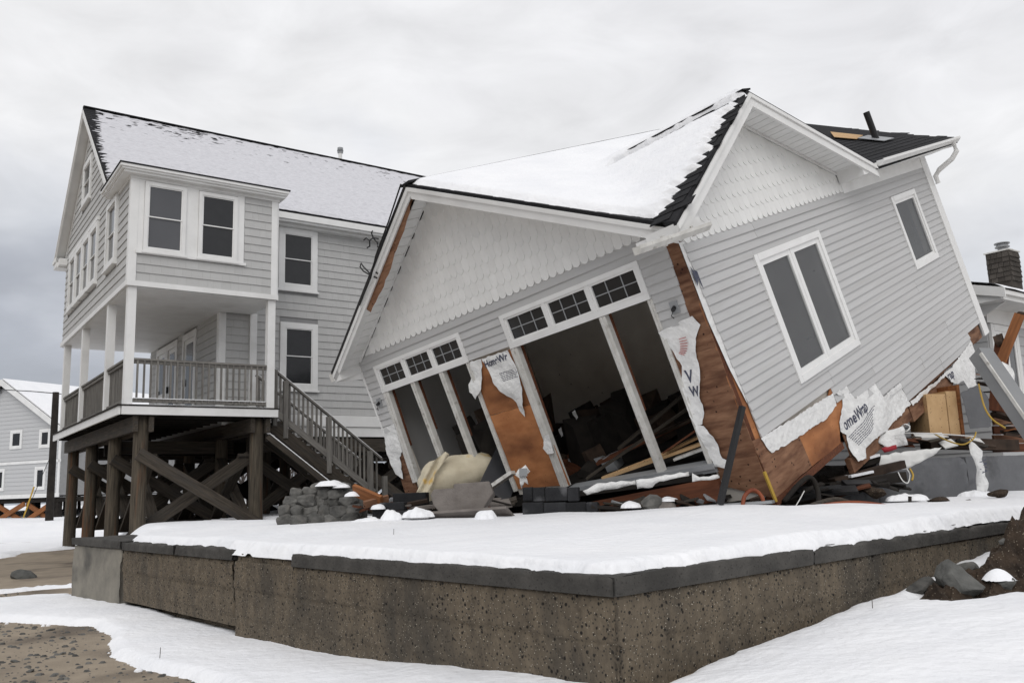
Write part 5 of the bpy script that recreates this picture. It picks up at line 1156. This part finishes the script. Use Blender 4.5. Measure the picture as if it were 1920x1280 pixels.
for F_ in (frame((k0.x-HC, k0.y-HC, 0), (1, 0, 0), (0, 0, 1), (0, -1, 0)), frame((k0.x-HC, k0.y-HC, 0), (0, 1, 0), (0, 0, 1), (-1, 0, 0)), frame((k0.x+HC, k0.y-HC, 0), (0, 1, 0), (0, 0, 1), (1, 0, 0))):
    v = k0.z-.42
    while v < k0.z+.2:
        u = 0
        while u < 2*HC-.04: w_ = r.uniform(.09, .16); w_ = min(w_, 2*HC-u); put('chimney_shake', wsh, m_shk, ch, mwf(F_, u, v+r.uniform(-.006, .006), .002, w_-.008, .125)); u += w_
        v += .11
obj('chimney_cap', MB().box(k0.x-HC-.03, k0.x+HC+.03, k0.y-HC-.03, k0.y+HC+.03, k0.z+.262, k0.z+.29), m_trimold, ch)
m = MB(); kx, ky = k0.x+.07, k0.y
m.tube([(kx, ky, k0.z+.29), (kx, ky, k0.z+.38)], .10, 14); m.tube([(kx, ky, k0.z+.41), (kx, ky, k0.z+.43)], .15, 14); m.tube([(kx, ky, k0.z+.44), (kx, ky, k0.z+.48)], .12, 14); m.tube([(kx, ky, k0.z+.49), (kx, ky, k0.z+.51)], .16, 14)
obj('flue_cap', m, m_grey, ch)

# ------------------------------------------------------------------ foundation and debris round the wreck
fa, fb = at(1572, 945, 11.0), at(1960, 915, 12.9); fd = (fb-fa); fd.z = 0; fl = fd.length; fd.normalize()
FF2 = frame((fa.x, fa.y, .8), fd, (0, 0, 1), (fd.y, -fd.x, 0))
fw_ = empty('foundation_wall', Matrix.Identity(4), label='grey painted concrete foundation wall, cracked, right of the wreck', cat='foundation wall')
o = put('wall_body', rgrid(frame((fa.x, fa.y, 0), fd, (0, 0, 1), (fd.y, -fd.x, 0)), .75, fl*.60, .7, 1.57, 0, .05, .006, seed=51, depth=.3, chip=.03), m_fnd, fw_)
o = put('wall_body', rgrid(frame((fa.x, fa.y, 0), fd, (0, 0, 1), (fd.y, -fd.x, 0)), fl*.60+.012, fl, .7, 1.58, -.005, .05, .006, seed=53, depth=.3, chip=.03), m_fnd, fw_)
o = put('broken_end', rgrid(frame((fa.x, fa.y, 0), fd, (0, 0, 1), (fd.y, -fd.x, 0)), .05, .745, .7, 1.22, -.01, .05, .015, seed=55, depth=.28, chip=.06), m_fnd, fw_)
def deb(name, p, q, w_, h, mat, label, cat, upv=(0, 0, 1), **k): return beam(name, p, q, w_, h, mat, None, upv, label=label, cat=cat, **k)
deb('timber', at(1560, 905, 10.9), at(1690, 870, 11.2), .16, .10, m_charred, 'upper of two blackened timbers jutting over the foundation wall', 'timber')
deb('timber', at(1550, 915, 10.8), at(1692, 893, 11.0), .18, .12, m_dark, 'lower of two blackened timbers jutting over the foundation wall', 'timber')
deb('timber', at(1590, 878, 11.3), at(1655, 858, 11.4), .14, .07, m_dark, 'short snow-dusted timber behind the blackened timbers', 'timber')
m = MB()
for (a, b) in ((at(1598, 866, 11.28), at(1645, 853, 11.35)), (at(1590, 893, 10.88), at(1632, 884, 11.0))): m.bar(a, b, .12, .03)
obj('timber_snow', m, m_snow, kind='stuff', label='snow on the blackened timbers', cat='snow')
Fv = lambda dep: (lambda u, v, n=0.: at(u, v, dep-n))
def scrap(name, poly, dep, mat, label, cat, seed, a=.05, t=.004, res=.06, tilt=0.):
    """torn sheet standing at a given distance; outline in metres about its own centre"""
    cx = sum(p[0] for p in poly)/len(poly); cy = sum(p[1] for p in poly)/len(poly); c = at(cx, cy, dep); k = dep/1613.2
    F = frame(c, V((1, tilt, 0)).normalized(), (0, 0, 1), V((tilt, -1, 0)).normalized())
    o = obj(name, sheet([((x-cx)*k, (cy-y)*k) for x, y in poly], F, res, crumple(seed, a), .05, .010, seed), mat, smooth=a > .01, label=label, cat=cat); solid(o, t); o['_f'] = 0; del o['_f']; return o, F, crumple(seed, a)
scrap('bent_sheet', [(1642, 880), (1650, 852), (1700, 846), (1765, 841), (1752, 852), (1720, 868), (1690, 880), (1660, 878)], 11.25, m_wht, 'bent white panel lying over the foundation wall top', 'panel', 1, .06)
o, F_, dd = scrap('house_wrap_scrap', [(1822, 822), (1832, 832), (1843, 846), (1838, 862), (1848, 905), (1842, 920), (1832, 925), (1824, 918), (1828, 880), (1819, 850)], 11.7, m_wrap, 'torn white house wrap strip hanging down the foundation wall', 'house wrap', 2, .06)
lettering('lettering', 'WA', .14, F_, .0, .10, -1.5, m_ink, o, dd, .8)
scrap('grey_panel', [(1803, 735), (1835, 722), (1853, 745), (1852, 800), (1812, 803)], 12.6, m_fnd, 'grey cement panel hanging under the far end of the wreck', 'panel', 3, .01)
cb_ = empty('cabinet', Matrix.Identity(4), label='pale plywood cabinet exposed under the raised floor', cat='cabinet')
Fc = frame(at(1745, 818, 12.6), (1, .25, 0), (0, 0, 1), (.25, -1, 0))
obj('panel', MB().fbox(Fc, .0, .32, .0, .62, -.4, .0), m_pale, cb_); obj('panel', MB().fbox(Fc, .33, .50, .0, .66, -.4, .006), m_pale, cb_); obj('edge_board', MB().fbox(Fc, .505, .55, -.02, .75, -.4, .03), m_orange, cb_); obj('edge_board', MB().fbox(Fc, -.05, .55, -.06, -.022, -.4, .03), m_brown, cb_)
deb('floor_beam', at(1735, 830, 12.4), at(1900, 835, 13.0), .2, .16, m_charred, 'dark floor beam lying on top of the foundation wall', 'timber')
o = empty('broken_wall', Matrix.Identity(4), label='rusty brown broken board wall standing on the foundation at the right edge', cat='wall')
for i in range(6): beam('board', at(1862, 840-17*i, 13.2), at(1950, 838-16*i, 13.4), .04, .125, m_plyB if i % 2 else m_brown, o)
deb('broken_post', at(1866, 705, 12.6), at(1912, 590, 12.4), .16, .14, m_orange, 'orange broken post sticking up right of the wreck', 'post')
deb('broken_post', at(1868, 770, 12.7), at(1880, 640, 12.6), .22, .2, m_brown, 'dark splintered post below the orange broken post', 'post')
rock('splintered_stub', at(1874, 636, 12.5), (.10, .09, .13), m_charred, 61, sub=3, facet=(.4, .7), label='round splintered timber end beside the orange broken post', cat='timber')
rock('splintered_stub', at(1914, 590, 12.4), (.08, .07, .06), m_charred, 63, label='charred tip of the orange broken post', cat='timber')
scrap('house_wrap_scrap', [(1862, 690), (1880, 678), (1895, 690), (1898, 720), (1880, 735), (1868, 720)], 12.4, m_wrap, 'crumpled white wrap caught on the splintered post', 'house wrap', 5, .09)
scrap('siding_scrap', [(1838, 660), (1856, 668), (1868, 690), (1878, 735), (1862, 725), (1850, 700), (1840, 690)], 11.9, m_vinyl, 'torn grey siding shreds at the far corner of the wreck', 'siding', 6, .04)
# fallen column with its two faces
cl = empty('fallen_column', Matrix.Identity(4), label='grey boxed column leaning down to the right from the wreck', cat='column')
a_, b_ = at(1838, 662, 10.6), at(1955, 832, 9.9)
beam('column_shaft', a_, b_, .20, .20, m_colgrey, cl, upv=(.3, -1, .2)); beam('edge_strip', a_+V((-.07, -.135, -.02)), b_+V((-.07, -.135, -.02)), .02, .04, m_trimold, cl, upv=(.3, -1, .2))
deb('steel_strut', at(1392, 762, 9.35), at(1350, 945, 9.15), .06, .05, m_metal, 'black steel strut propped at the near corner of the wreck', 'strut')
deb('yellow_strip', at(1433, 884, 9.40), at(1455, 940, 9.45), .026, .03, m_yel, 'yellow strip at the foot of the near corner', 'strip')
# boards and scraps below the right doorway
ra, rb = at(1072, 968, 11.0), at(1352, 916, 9.75)
deb('sill_board', ra, rb, .08, .26, m_brown, 'long reddish sill board lying below the right doorway', 'board')
deb('sill_board', at(1092, 925, 11.3), at(1330, 893, 10.1), .25, .07, m_dark, 'dark sill board just under the right door sill', 'board')
scrap('house_wrap_scrap', [(1092, 918), (1120, 905), (1190, 902), (1192, 910), (1130, 918), (1100, 926)], 10.3, m_wrap, 'low white wrap scrap left of the others below the right doorway', 'house wrap', 7, .05)
scrap('house_wrap_scrap', [(1192, 898), (1240, 892), (1290, 886), (1290, 894), (1235, 902), (1222, 912), (1194, 914)], 10.0, m_wrap, 'middle white wrap scrap hanging below the right doorway', 'house wrap', 8, .05)
scrap('house_wrap_scrap', [(1297, 886), (1310, 894), (1345, 890), (1348, 896), (1322, 900), (1296, 902)], 9.7, m_wrap, 'small white wrap scrap beside the black steel strut', 'house wrap', 9, .04)
deb('plank', at(1150, 968, 10.2), at(1310, 955, 9.7), .22, .05, m_slab, 'grey plank on the snow edge before the reddish sill board', 'plank'); deb('plank', at(1310, 950, 9.6), at(1450, 940, 9.3), .30, .03, m_grey, 'flat grey plank beside the foot of the steel strut', 'plank')
rock('concrete_rubble', at(1222, 946, 9.9), (.15, .12, .12), m_stone, 71, label='rounded speckled concrete lump before the reddish sill board', cat='rubble')
rock('concrete_rubble', at(1192, 955, 9.9), (.10, .08, .08), m_cmu, 72, label='small dark rubble piece left of the speckled lump', cat='rubble'); rock('concrete_rubble', at(1252, 953, 9.8), (.14, .09, .08), m_slab, 73, label='wedge of rubble right of the speckled lump', cat='rubble')
# tarred concrete blocks
def cblock(px0, px1, py0, py1, dep, i, label):
    a, b = at(px0, py1, dep), at(px1, py0, dep); g = Matrix.Translation((a.x, a.y, a.z)) @ Matrix.Rotation(random.Random(i).uniform(-.06, .06)-.12, 4, 'Z')
    o = put('concrete_block', MB().box(.003, (b-a).x-.003, 0, .2, .002, (b.z-a.z)-.003).mesh('concrete_block'), m_cmu, None, g, label=label, cat='concrete block', group='tarred blocks under the front wall')
    bv = o.modifiers.new('bevel', 'BEVEL'); bv.width = .012; bv.segments = 2
xs = (980, 1020, 1062, 1100, 1121); nm_ = ('first', 'second', 'third', 'fourth')
for i in range(4): cblock(xs[i], xs[i+1], 940, 980, 10.25-.05*i, i, '%s tarred block from the left in the lower course below the plywood' % nm_[i])
xs = (980, 999, 1022, 1064, 1085)
for i in range(4): cblock(xs[i], xs[i+1], 912, 940, 10.3-.05*i, 10+i, '%s tarred block from the left in the upper course below the plywood' % nm_[i])
for i, (a, b, c, d, dp, lab) in enumerate(((736, 800, 922, 950, 10.9, 'wide dark block right of the orange plywood shard'), (710, 760, 940, 958, 10.7, 'low dark block before the wide dark block'), (697, 722, 950, 978, 10.6, 'dark upright block beside the stone heap'), (740, 790, 955, 982, 10.5, 'dark block behind the snow-covered slab'))): cblock(a, b, c, d, dp, 30+i, lab)
k = 10.2/1613.2; c_ = at(862, 935, 10.2); Fo = frame(c_, V((1, -.15, 0)).normalized(), V((0, .25, 1)).normalized(), V((-.15, -1, .25)).normalized())
o = obj('concrete_slab', MB().prism([((x-862)*k, (935-y)*k) for x, y in ((806, 926), (812, 915), (850, 914), (850, 906), (918, 903), (925, 926), (912, 944), (900, 966), (830, 966), (812, 945))], Fo, -.15, .0), m_slab, label='broken brownish concrete slab leaning below the left doorway', cat='concrete slab', bevel=.012)
deb('sheet_board', at(815, 978, 10.4), at(965, 968, 10.0), .5, .03, m_slab, 'flat brown board lying behind the snow lump', 'board', upv=(.1, .5, 1)); deb('sheet_board', at(760, 968, 10.7), at(900, 972, 10.3), .35, .04, m_brown, 'reddish board lying below the leaning slab', 'board', upv=(0, .4, 1))
deb('plywood_shard', at(664, 918, 11.0), at(716, 940, 10.8), .05, .16, m_orange, 'tilted orange plywood strip behind the stone heap', 'plywood', upv=(0, -.7, 1)); deb('plywood_shard', at(682, 946, 10.75), at(728, 934, 10.9), .04, .09, m_plyB, 'lower brown plywood strip right of the stone heap', 'plywood', upv=(0, -.5, 1))
scrap('junction_box', [(972, 880), (986, 872), (994, 884), (986, 892), (990, 908), (983, 903), (977, 915), (974, 896), (966, 890)], 11.05, m_wrap, 'small white wrap scrap with a metal box before the plywood', 'wrap scrap', 12, .05)
tag(obj('metal_box', MB().fbox(frame(at(981, 885, 10.95), (1, 0, 0), (0, 0, 1), (0, -1, 0)), -.05, .05, -.05, .05, -.05, 0), m_grey), 'small grey metal box hanging before the plywood', 'metal box')
# foam cushion wedged in the left doorway
c_ = at(864, 902, 12.9); b = bmesh.new(); bmesh.ops.create_uvsphere(b, u_segments=40, v_segments=24, radius=1)
for x in b.verts:
    p = x.co.copy(); g = lambda t, e: math.copysign(abs(t)**e, t); nr = (abs(p.x)**3.2+abs(p.y)**3.2+abs(p.z)**3.2)**(1/3.2); p /= nr
    x.co = V((p.x*.60, p.y*.46, p.z*.27*(1-.10*p.x)))*(1+.09*noise.noise(p*1.6)+.06*noise.noise(p*4)+.02*noise.noise(p*9))
me = bpy.data.meshes.new('foam_cushion'); b.to_mesh(me); b.free(); me.shade_smooth()
put('foam_cushion', me, m_foam, None, Matrix.Translation(c_) @ Matrix.Rotation(math.radians(-14), 4, 'Y') @ Matrix.Rotation(math.radians(-30), 4, 'X') @ Matrix.Rotation(math.radians(16), 4, 'Z'), label='stained yellow foam cushion wedged in the left doorway', cat='cushion')
c_ = at(812, 892, 12.35); Fd = frame(c_, V((1, .1, 0)).normalized(), (0, 0, 1), V((.1, -1, 0)).normalized())
tag(obj('curtain', sheet([(-.24, -.22), (-.02, .18), (.18, .34), (.24, .30), (.02, .02), (-.02, -.22)], Fd, .025, lambda u, v: .035*math.sin((u-v*.55)*48)+.02*noise.noise((u*6, v*6, 0)), .06, .004, 3), m_foam, smooth=True), 'pleated cream curtain draped over the foam cushion', 'curtain')
deb('glass_sheet', at(925, 925, 12.2), at(955, 860, 12.9), .5, .02, m_glassgy, 'dark tilted pane leaning inside the left doorway', 'pane', upv=(.5, -.6, .4)); deb('white_board', at(918, 915, 11.9), at(962, 885, 11.7), .12, .05, m_trimold, 'splintered white board at the foot of the left doorway', 'board')
# stone heap by the stairs
rn = random.Random(17); kst = 0
rows = [(974, 520, 668, 25, 11.15), (957, 524, 664, 25, 11.25), (940, 533, 670, 24, 11.35), (926, 545, 655, 24, 11.45), (915, 585, 648, 22, 11.5), (965, 545, 660, 30, 11.6), (945, 560, 655, 30, 11.7)]
for (py, x0, x1, stp, dp) in rows:
    px = x0
    while px < x1:
        w_ = stp*rn.uniform(.8, 1.35); p = at(px+w_/2, py+rn.uniform(-2, 2), dp+rn.uniform(-.08, .08)); s_ = w_*dp/1613.2*.56
        rock('stone', p, (s_*.98, s_*.8, rn.uniform(.068, .085)), m_stone, 400+kst, rot=rn.uniform(-.3, .3), sub=3, blocky=.85, facet=(.7, .9), label='rough dark stone in the heap beside the wooden stairs', cat='stone', group='stones heaped beside the wooden stairs'); kst += 1; px += w_
def snowlump(px, py, dep, w_, h, label, seed, d_=.25):
    c = at(px, py, dep); f = lambda u, v: 1-(u/(w_/2))**2-(v/(d_/2))**2+.45*noise.noise((u*8+seed*3, v*8, 0))+.2*noise.noise((u*22+seed, v*22, 0))
    def pt(u, v):
        e = f(u, v); z = h*max(0, e)**.75*(1+.15*noise.noise((u*12, v*12, seed))) if e > 0 else -.02
        return (c.x+u, c.y+v, c.z+z), e
    obj('snow_lump', hfield(lin(-w_*.7, w_*.7, 40), lin(-d_*.7, d_*.7, 28), pt), m_snow, smooth=True, kind='stuff', label=label, cat='snow')
snowlump(618, 908, 11.35, .42, .05, 'snow cap on top of the stone heap', 1); snowlump(640, 911, 11.3, .22, .03, 'small snow patch right of the snow cap on the heap', 2, .15); snowlump(662, 927, 11.0, .20, .04, 'snow strip on the right side of the stone heap', 3, .12)
snowlump(735, 974, 10.2, .28, .11, 'upright snow lump right of the stone heap', 5); snowlump(785, 966, 10.1, .36, .09, 'long snow lump below the left doorway', 6); snowlump(910, 972, 9.75, .26, .09, 'rounded snow lump before the leaning slab', 7); snowlump(690, 978, 10.3, .4, .05, 'low snow hump at the foot of the stone heap', 8); snowlump(1183, 948, 9.85, .22, .05, 'snow on the rubble before the sill board', 9)
snowlump(1255, 936, 9.9, .2, .03, 'thin snow on top of the rubble wedge', 10); snowlump(1700, 935, 10.6, .5, .06, 'snow at the foot of the foundation wall', 11); snowlump(1832, 928, 11.2, .45, .06, 'snow below the hanging wrap strip', 12)
snowlump(709, 951, 10.55, .16, .04, 'snow cap on the upright block beside the heap', 13, .14)
# splintered boards strewn along the foot of the wreck
rn = random.Random(77)
def splinters(n, line, label, group, mats, L0, L1):
    for i in range(n):
        t = rn.random(); k_ = min(int(t*(len(line)-1)), len(line)-2); f_ = t*(len(line)-1)-k_; a, b = line[k_], line[k_+1]
        p = at(a[0]+(b[0]-a[0])*f_, a[1]+(b[1]-a[1])*f_+rn.uniform(-9, 5), a[2]+(b[2]-a[2])*f_+rn.uniform(-.15, .35))
        an = rn.uniform(-.5, .5)+(math.pi if rn.random() < .5 else 0); L_ = rn.uniform(L0, L1); d = V((math.cos(an), math.sin(an)*.6, rn.uniform(-.22, .35)))*L_/2
        w_ = rn.choice((.03, .05, .08, .12, .18)); beam('splintered_board', p-d, p+d, w_, rn.choice((.012, .02, .04)), rn.choice(mats), None, (rn.uniform(-.6, .6), rn.uniform(-.6, .2), 1), label=label, cat='board', group=group)
splinters(46, [(690, 955, 10.9), (800, 950, 10.8), (950, 945, 10.7)], 'splintered board in the debris below the left doorway', 'boards strewn below the left doorway', (m_dark, m_dark, m_brown, m_wood, m_charred, m_slab), .15, .55)
splinters(40, [(1110, 955, 10.3), (1250, 945, 10.0), (1440, 938, 9.6)], 'splintered board in the debris below the right doorway', 'boards strewn below the right doorway', (m_dark, m_dark, m_charred, m_wood, m_grey, m_cmu), .12, .5)
splinters(44, [(1500, 930, 10.2), (1600, 915, 10.8), (1690, 905, 10.8)], 'splintered board in the dark gap under the raised side', 'boards strewn in the dark gap', (m_dark, m_dark, m_charred, m_brown, m_metal), .15, .6)
splinters(30, [(1640, 838, 11.9), (1740, 825, 12.3), (1860, 832, 12.5)], 'splintered board on the foundation wall under the raised side', 'boards strewn on the foundation wall', (m_dark, m_charred, m_brown, m_wood, m_pale, m_wht), .12, .5)
splinters(16, [(1850, 700, 12.5), (1880, 770, 12.8), (1900, 820, 12.8)], 'splintered board around the broken posts at the right edge', 'boards around the broken posts', (m_brown, m_charred, m_orange, m_dark), .12, .4)
# cables, hoses and small litter
# dark mound added under the wreck to blacken the void and hide the horizon
def crawl(s_, t_):
    x, y = 2.75+E1.x*s_+E2.x*t_, 9.3+E1.y*s_+E2.y*t_; e = min(s_+.1, t_-.25, 9-s_, 8-t_)
    return (x, y, terrace(x, y)-.03+.55*sst(0, 1.6, e)+.10*noise.noise((x*2, y*2, 0))*sst(0, .6, e)+.05*noise.noise((x*6, y*6, 3))*sst(0, .5, e)), 1
obj('added_gap_mound', hfield(lin(-.3, 9, 60), lin(0, 8, 60), crawl), m_soil, smooth=True, kind='structure', label='dark mound added to blacken the void under the wrecked house', cat='ground')
def cable(name, pts, r_, mat, label, cat='cable'):
    P_ = [at(*p) for p in pts]; Q = []
    for i in range(len(P_)-1):
        a, b, c, d = P_[max(i-1, 0)], P_[i], P_[i+1], P_[min(i+2, len(P_)-1)]
        for j in range(6):
            t = j/6; Q.append(.5*((2*b)+(c-a)*t+(2*a-5*b+4*c-d)*t*t+(3*b-a-3*c+d)*t**3))
    Q.append(P_[-1]); tag(obj(name, MB().tube(Q, r_, 7), mat, smooth=True), label, cat)
cable('hose', [(1392, 958, 9.2), (1396, 930, 9.25), (1412, 918, 9.3), (1428, 930, 9.3), (1434, 955, 9.2)], .022, m_oran, 'looped orange hose at the foot of the near corner', 'hose')
cable('hose', [(1510, 955, 9.2), (1560, 945, 9.4), (1610, 942, 9.5), (1660, 948, 9.4), (1690, 955, 9.2)], .024, m_oran, 'orange hose lying along the snow edge before the dark gap', 'hose')
cable('root', [(1500, 960, 9.2), (1530, 945, 9.5), (1570, 936, 9.7), (1600, 945, 9.6), (1625, 950, 9.4)], .03, m_wood, 'dark bent root arching over the orange hose', 'root')
cable('root', [(1470, 940, 9.6), (1500, 905, 9.8), (1520, 895, 9.9), (1533, 920, 9.9), (1535, 950, 9.7)], .03, m_dark, 'dark arched pipe in the gap under the wreck', 'pipe')
cable('cable', [(1835, 720, 12.2), (1845, 760, 11.8), (1860, 785, 11.6), (1885, 802, 11.6)], .012, m_yel, 'yellow cable hanging by the fallen column')
cable('cable', [(1750, 812, 12.0), (1775, 825, 11.7), (1805, 833, 11.6), (1825, 822, 11.7), (1830, 810, 11.8)], .010, m_yel, 'yellow cable looped above the foundation wall')
cable('cable', [(1690, 812, 12.0), (1740, 812, 11.8), (1790, 815, 11.9), (1830, 818, 12.0)], .008, m_wht, 'white cable stretched above the foundation wall')
cable('cable', [(1684, 885, 10.9), (1692, 900, 10.8), (1702, 905, 10.8), (1706, 890, 10.9), (1700, 878, 11.0)], .007, m_wht, 'thin white cable loop in front of the foundation wall'); cable('cable', [(1488, 955, 9.3), (1500, 935, 9.5), (1508, 920, 9.7)], .006, m_wht, 'thin white wire sticking up in the dark gap')
cable('cable', [(1706, 878, 10.9), (1712, 890, 10.85), (1710, 900, 10.8)], .012, m_yel, 'short yellow cable end in front of the foundation wall')
cable('cable', [(1690, 800, 11.9), (1698, 795, 11.8), (1706, 800, 11.8), (1700, 808, 11.8), (1688, 808, 11.9)], .010, m_wht, 'white cable ring hanging under the raised floor')
scrap('paper_litter', [(1645, 812), (1690, 800), (1698, 835), (1660, 842), (1640, 830)], 11.6, m_wrap, 'white litter caught under the raised floor', 'litter', 13, .08); scrap('red_scrap', [(1650, 840), (1680, 834), (1680, 842), (1655, 848)], 11.5, m_red, 'small red scrap on the rubble under the raised floor', 'litter', 14, .03)
for i, (px, py, dp, s_, lab) in enumerate(((1755, 938, 10.6, .16, 'dark clod on the snow right of the gap'), (1872, 925, 10.6, .14, 'dark clod below the hanging wrap strip'), (1815, 940, 10.5, .10, 'small dark clod left of the lower wrap strip'), (1640, 925, 10.6, .2, 'dark debris lump at the broken foundation end'))): rock('soil_clod', at(px, py, dp), (s_, s_*.6, s_*.4), m_soil, 80+i, sub=3, facet=(.35, .75), label=lab, cat='clod')
deb('stake', at(1706, 948, 10.4), at(1706, 930, 10.4), .03, .03, m_dark, 'short dark stake at the foot of the foundation wall', 'stake')
m = MB()
for (px, py, dp) in ((738, 1000, 8.2), (300, 1225, 6.5), (1635, 1130, 5.5)):
    a = at(px, py, dp); m.tube([a-V((0, 0, .03)), a+V((.003, 0, .045))], .0025, 5)
obj('grass_stalks', m, m_bark, kind='stuff', label='a few dry grass stalks poking through the snow', cat='grass')
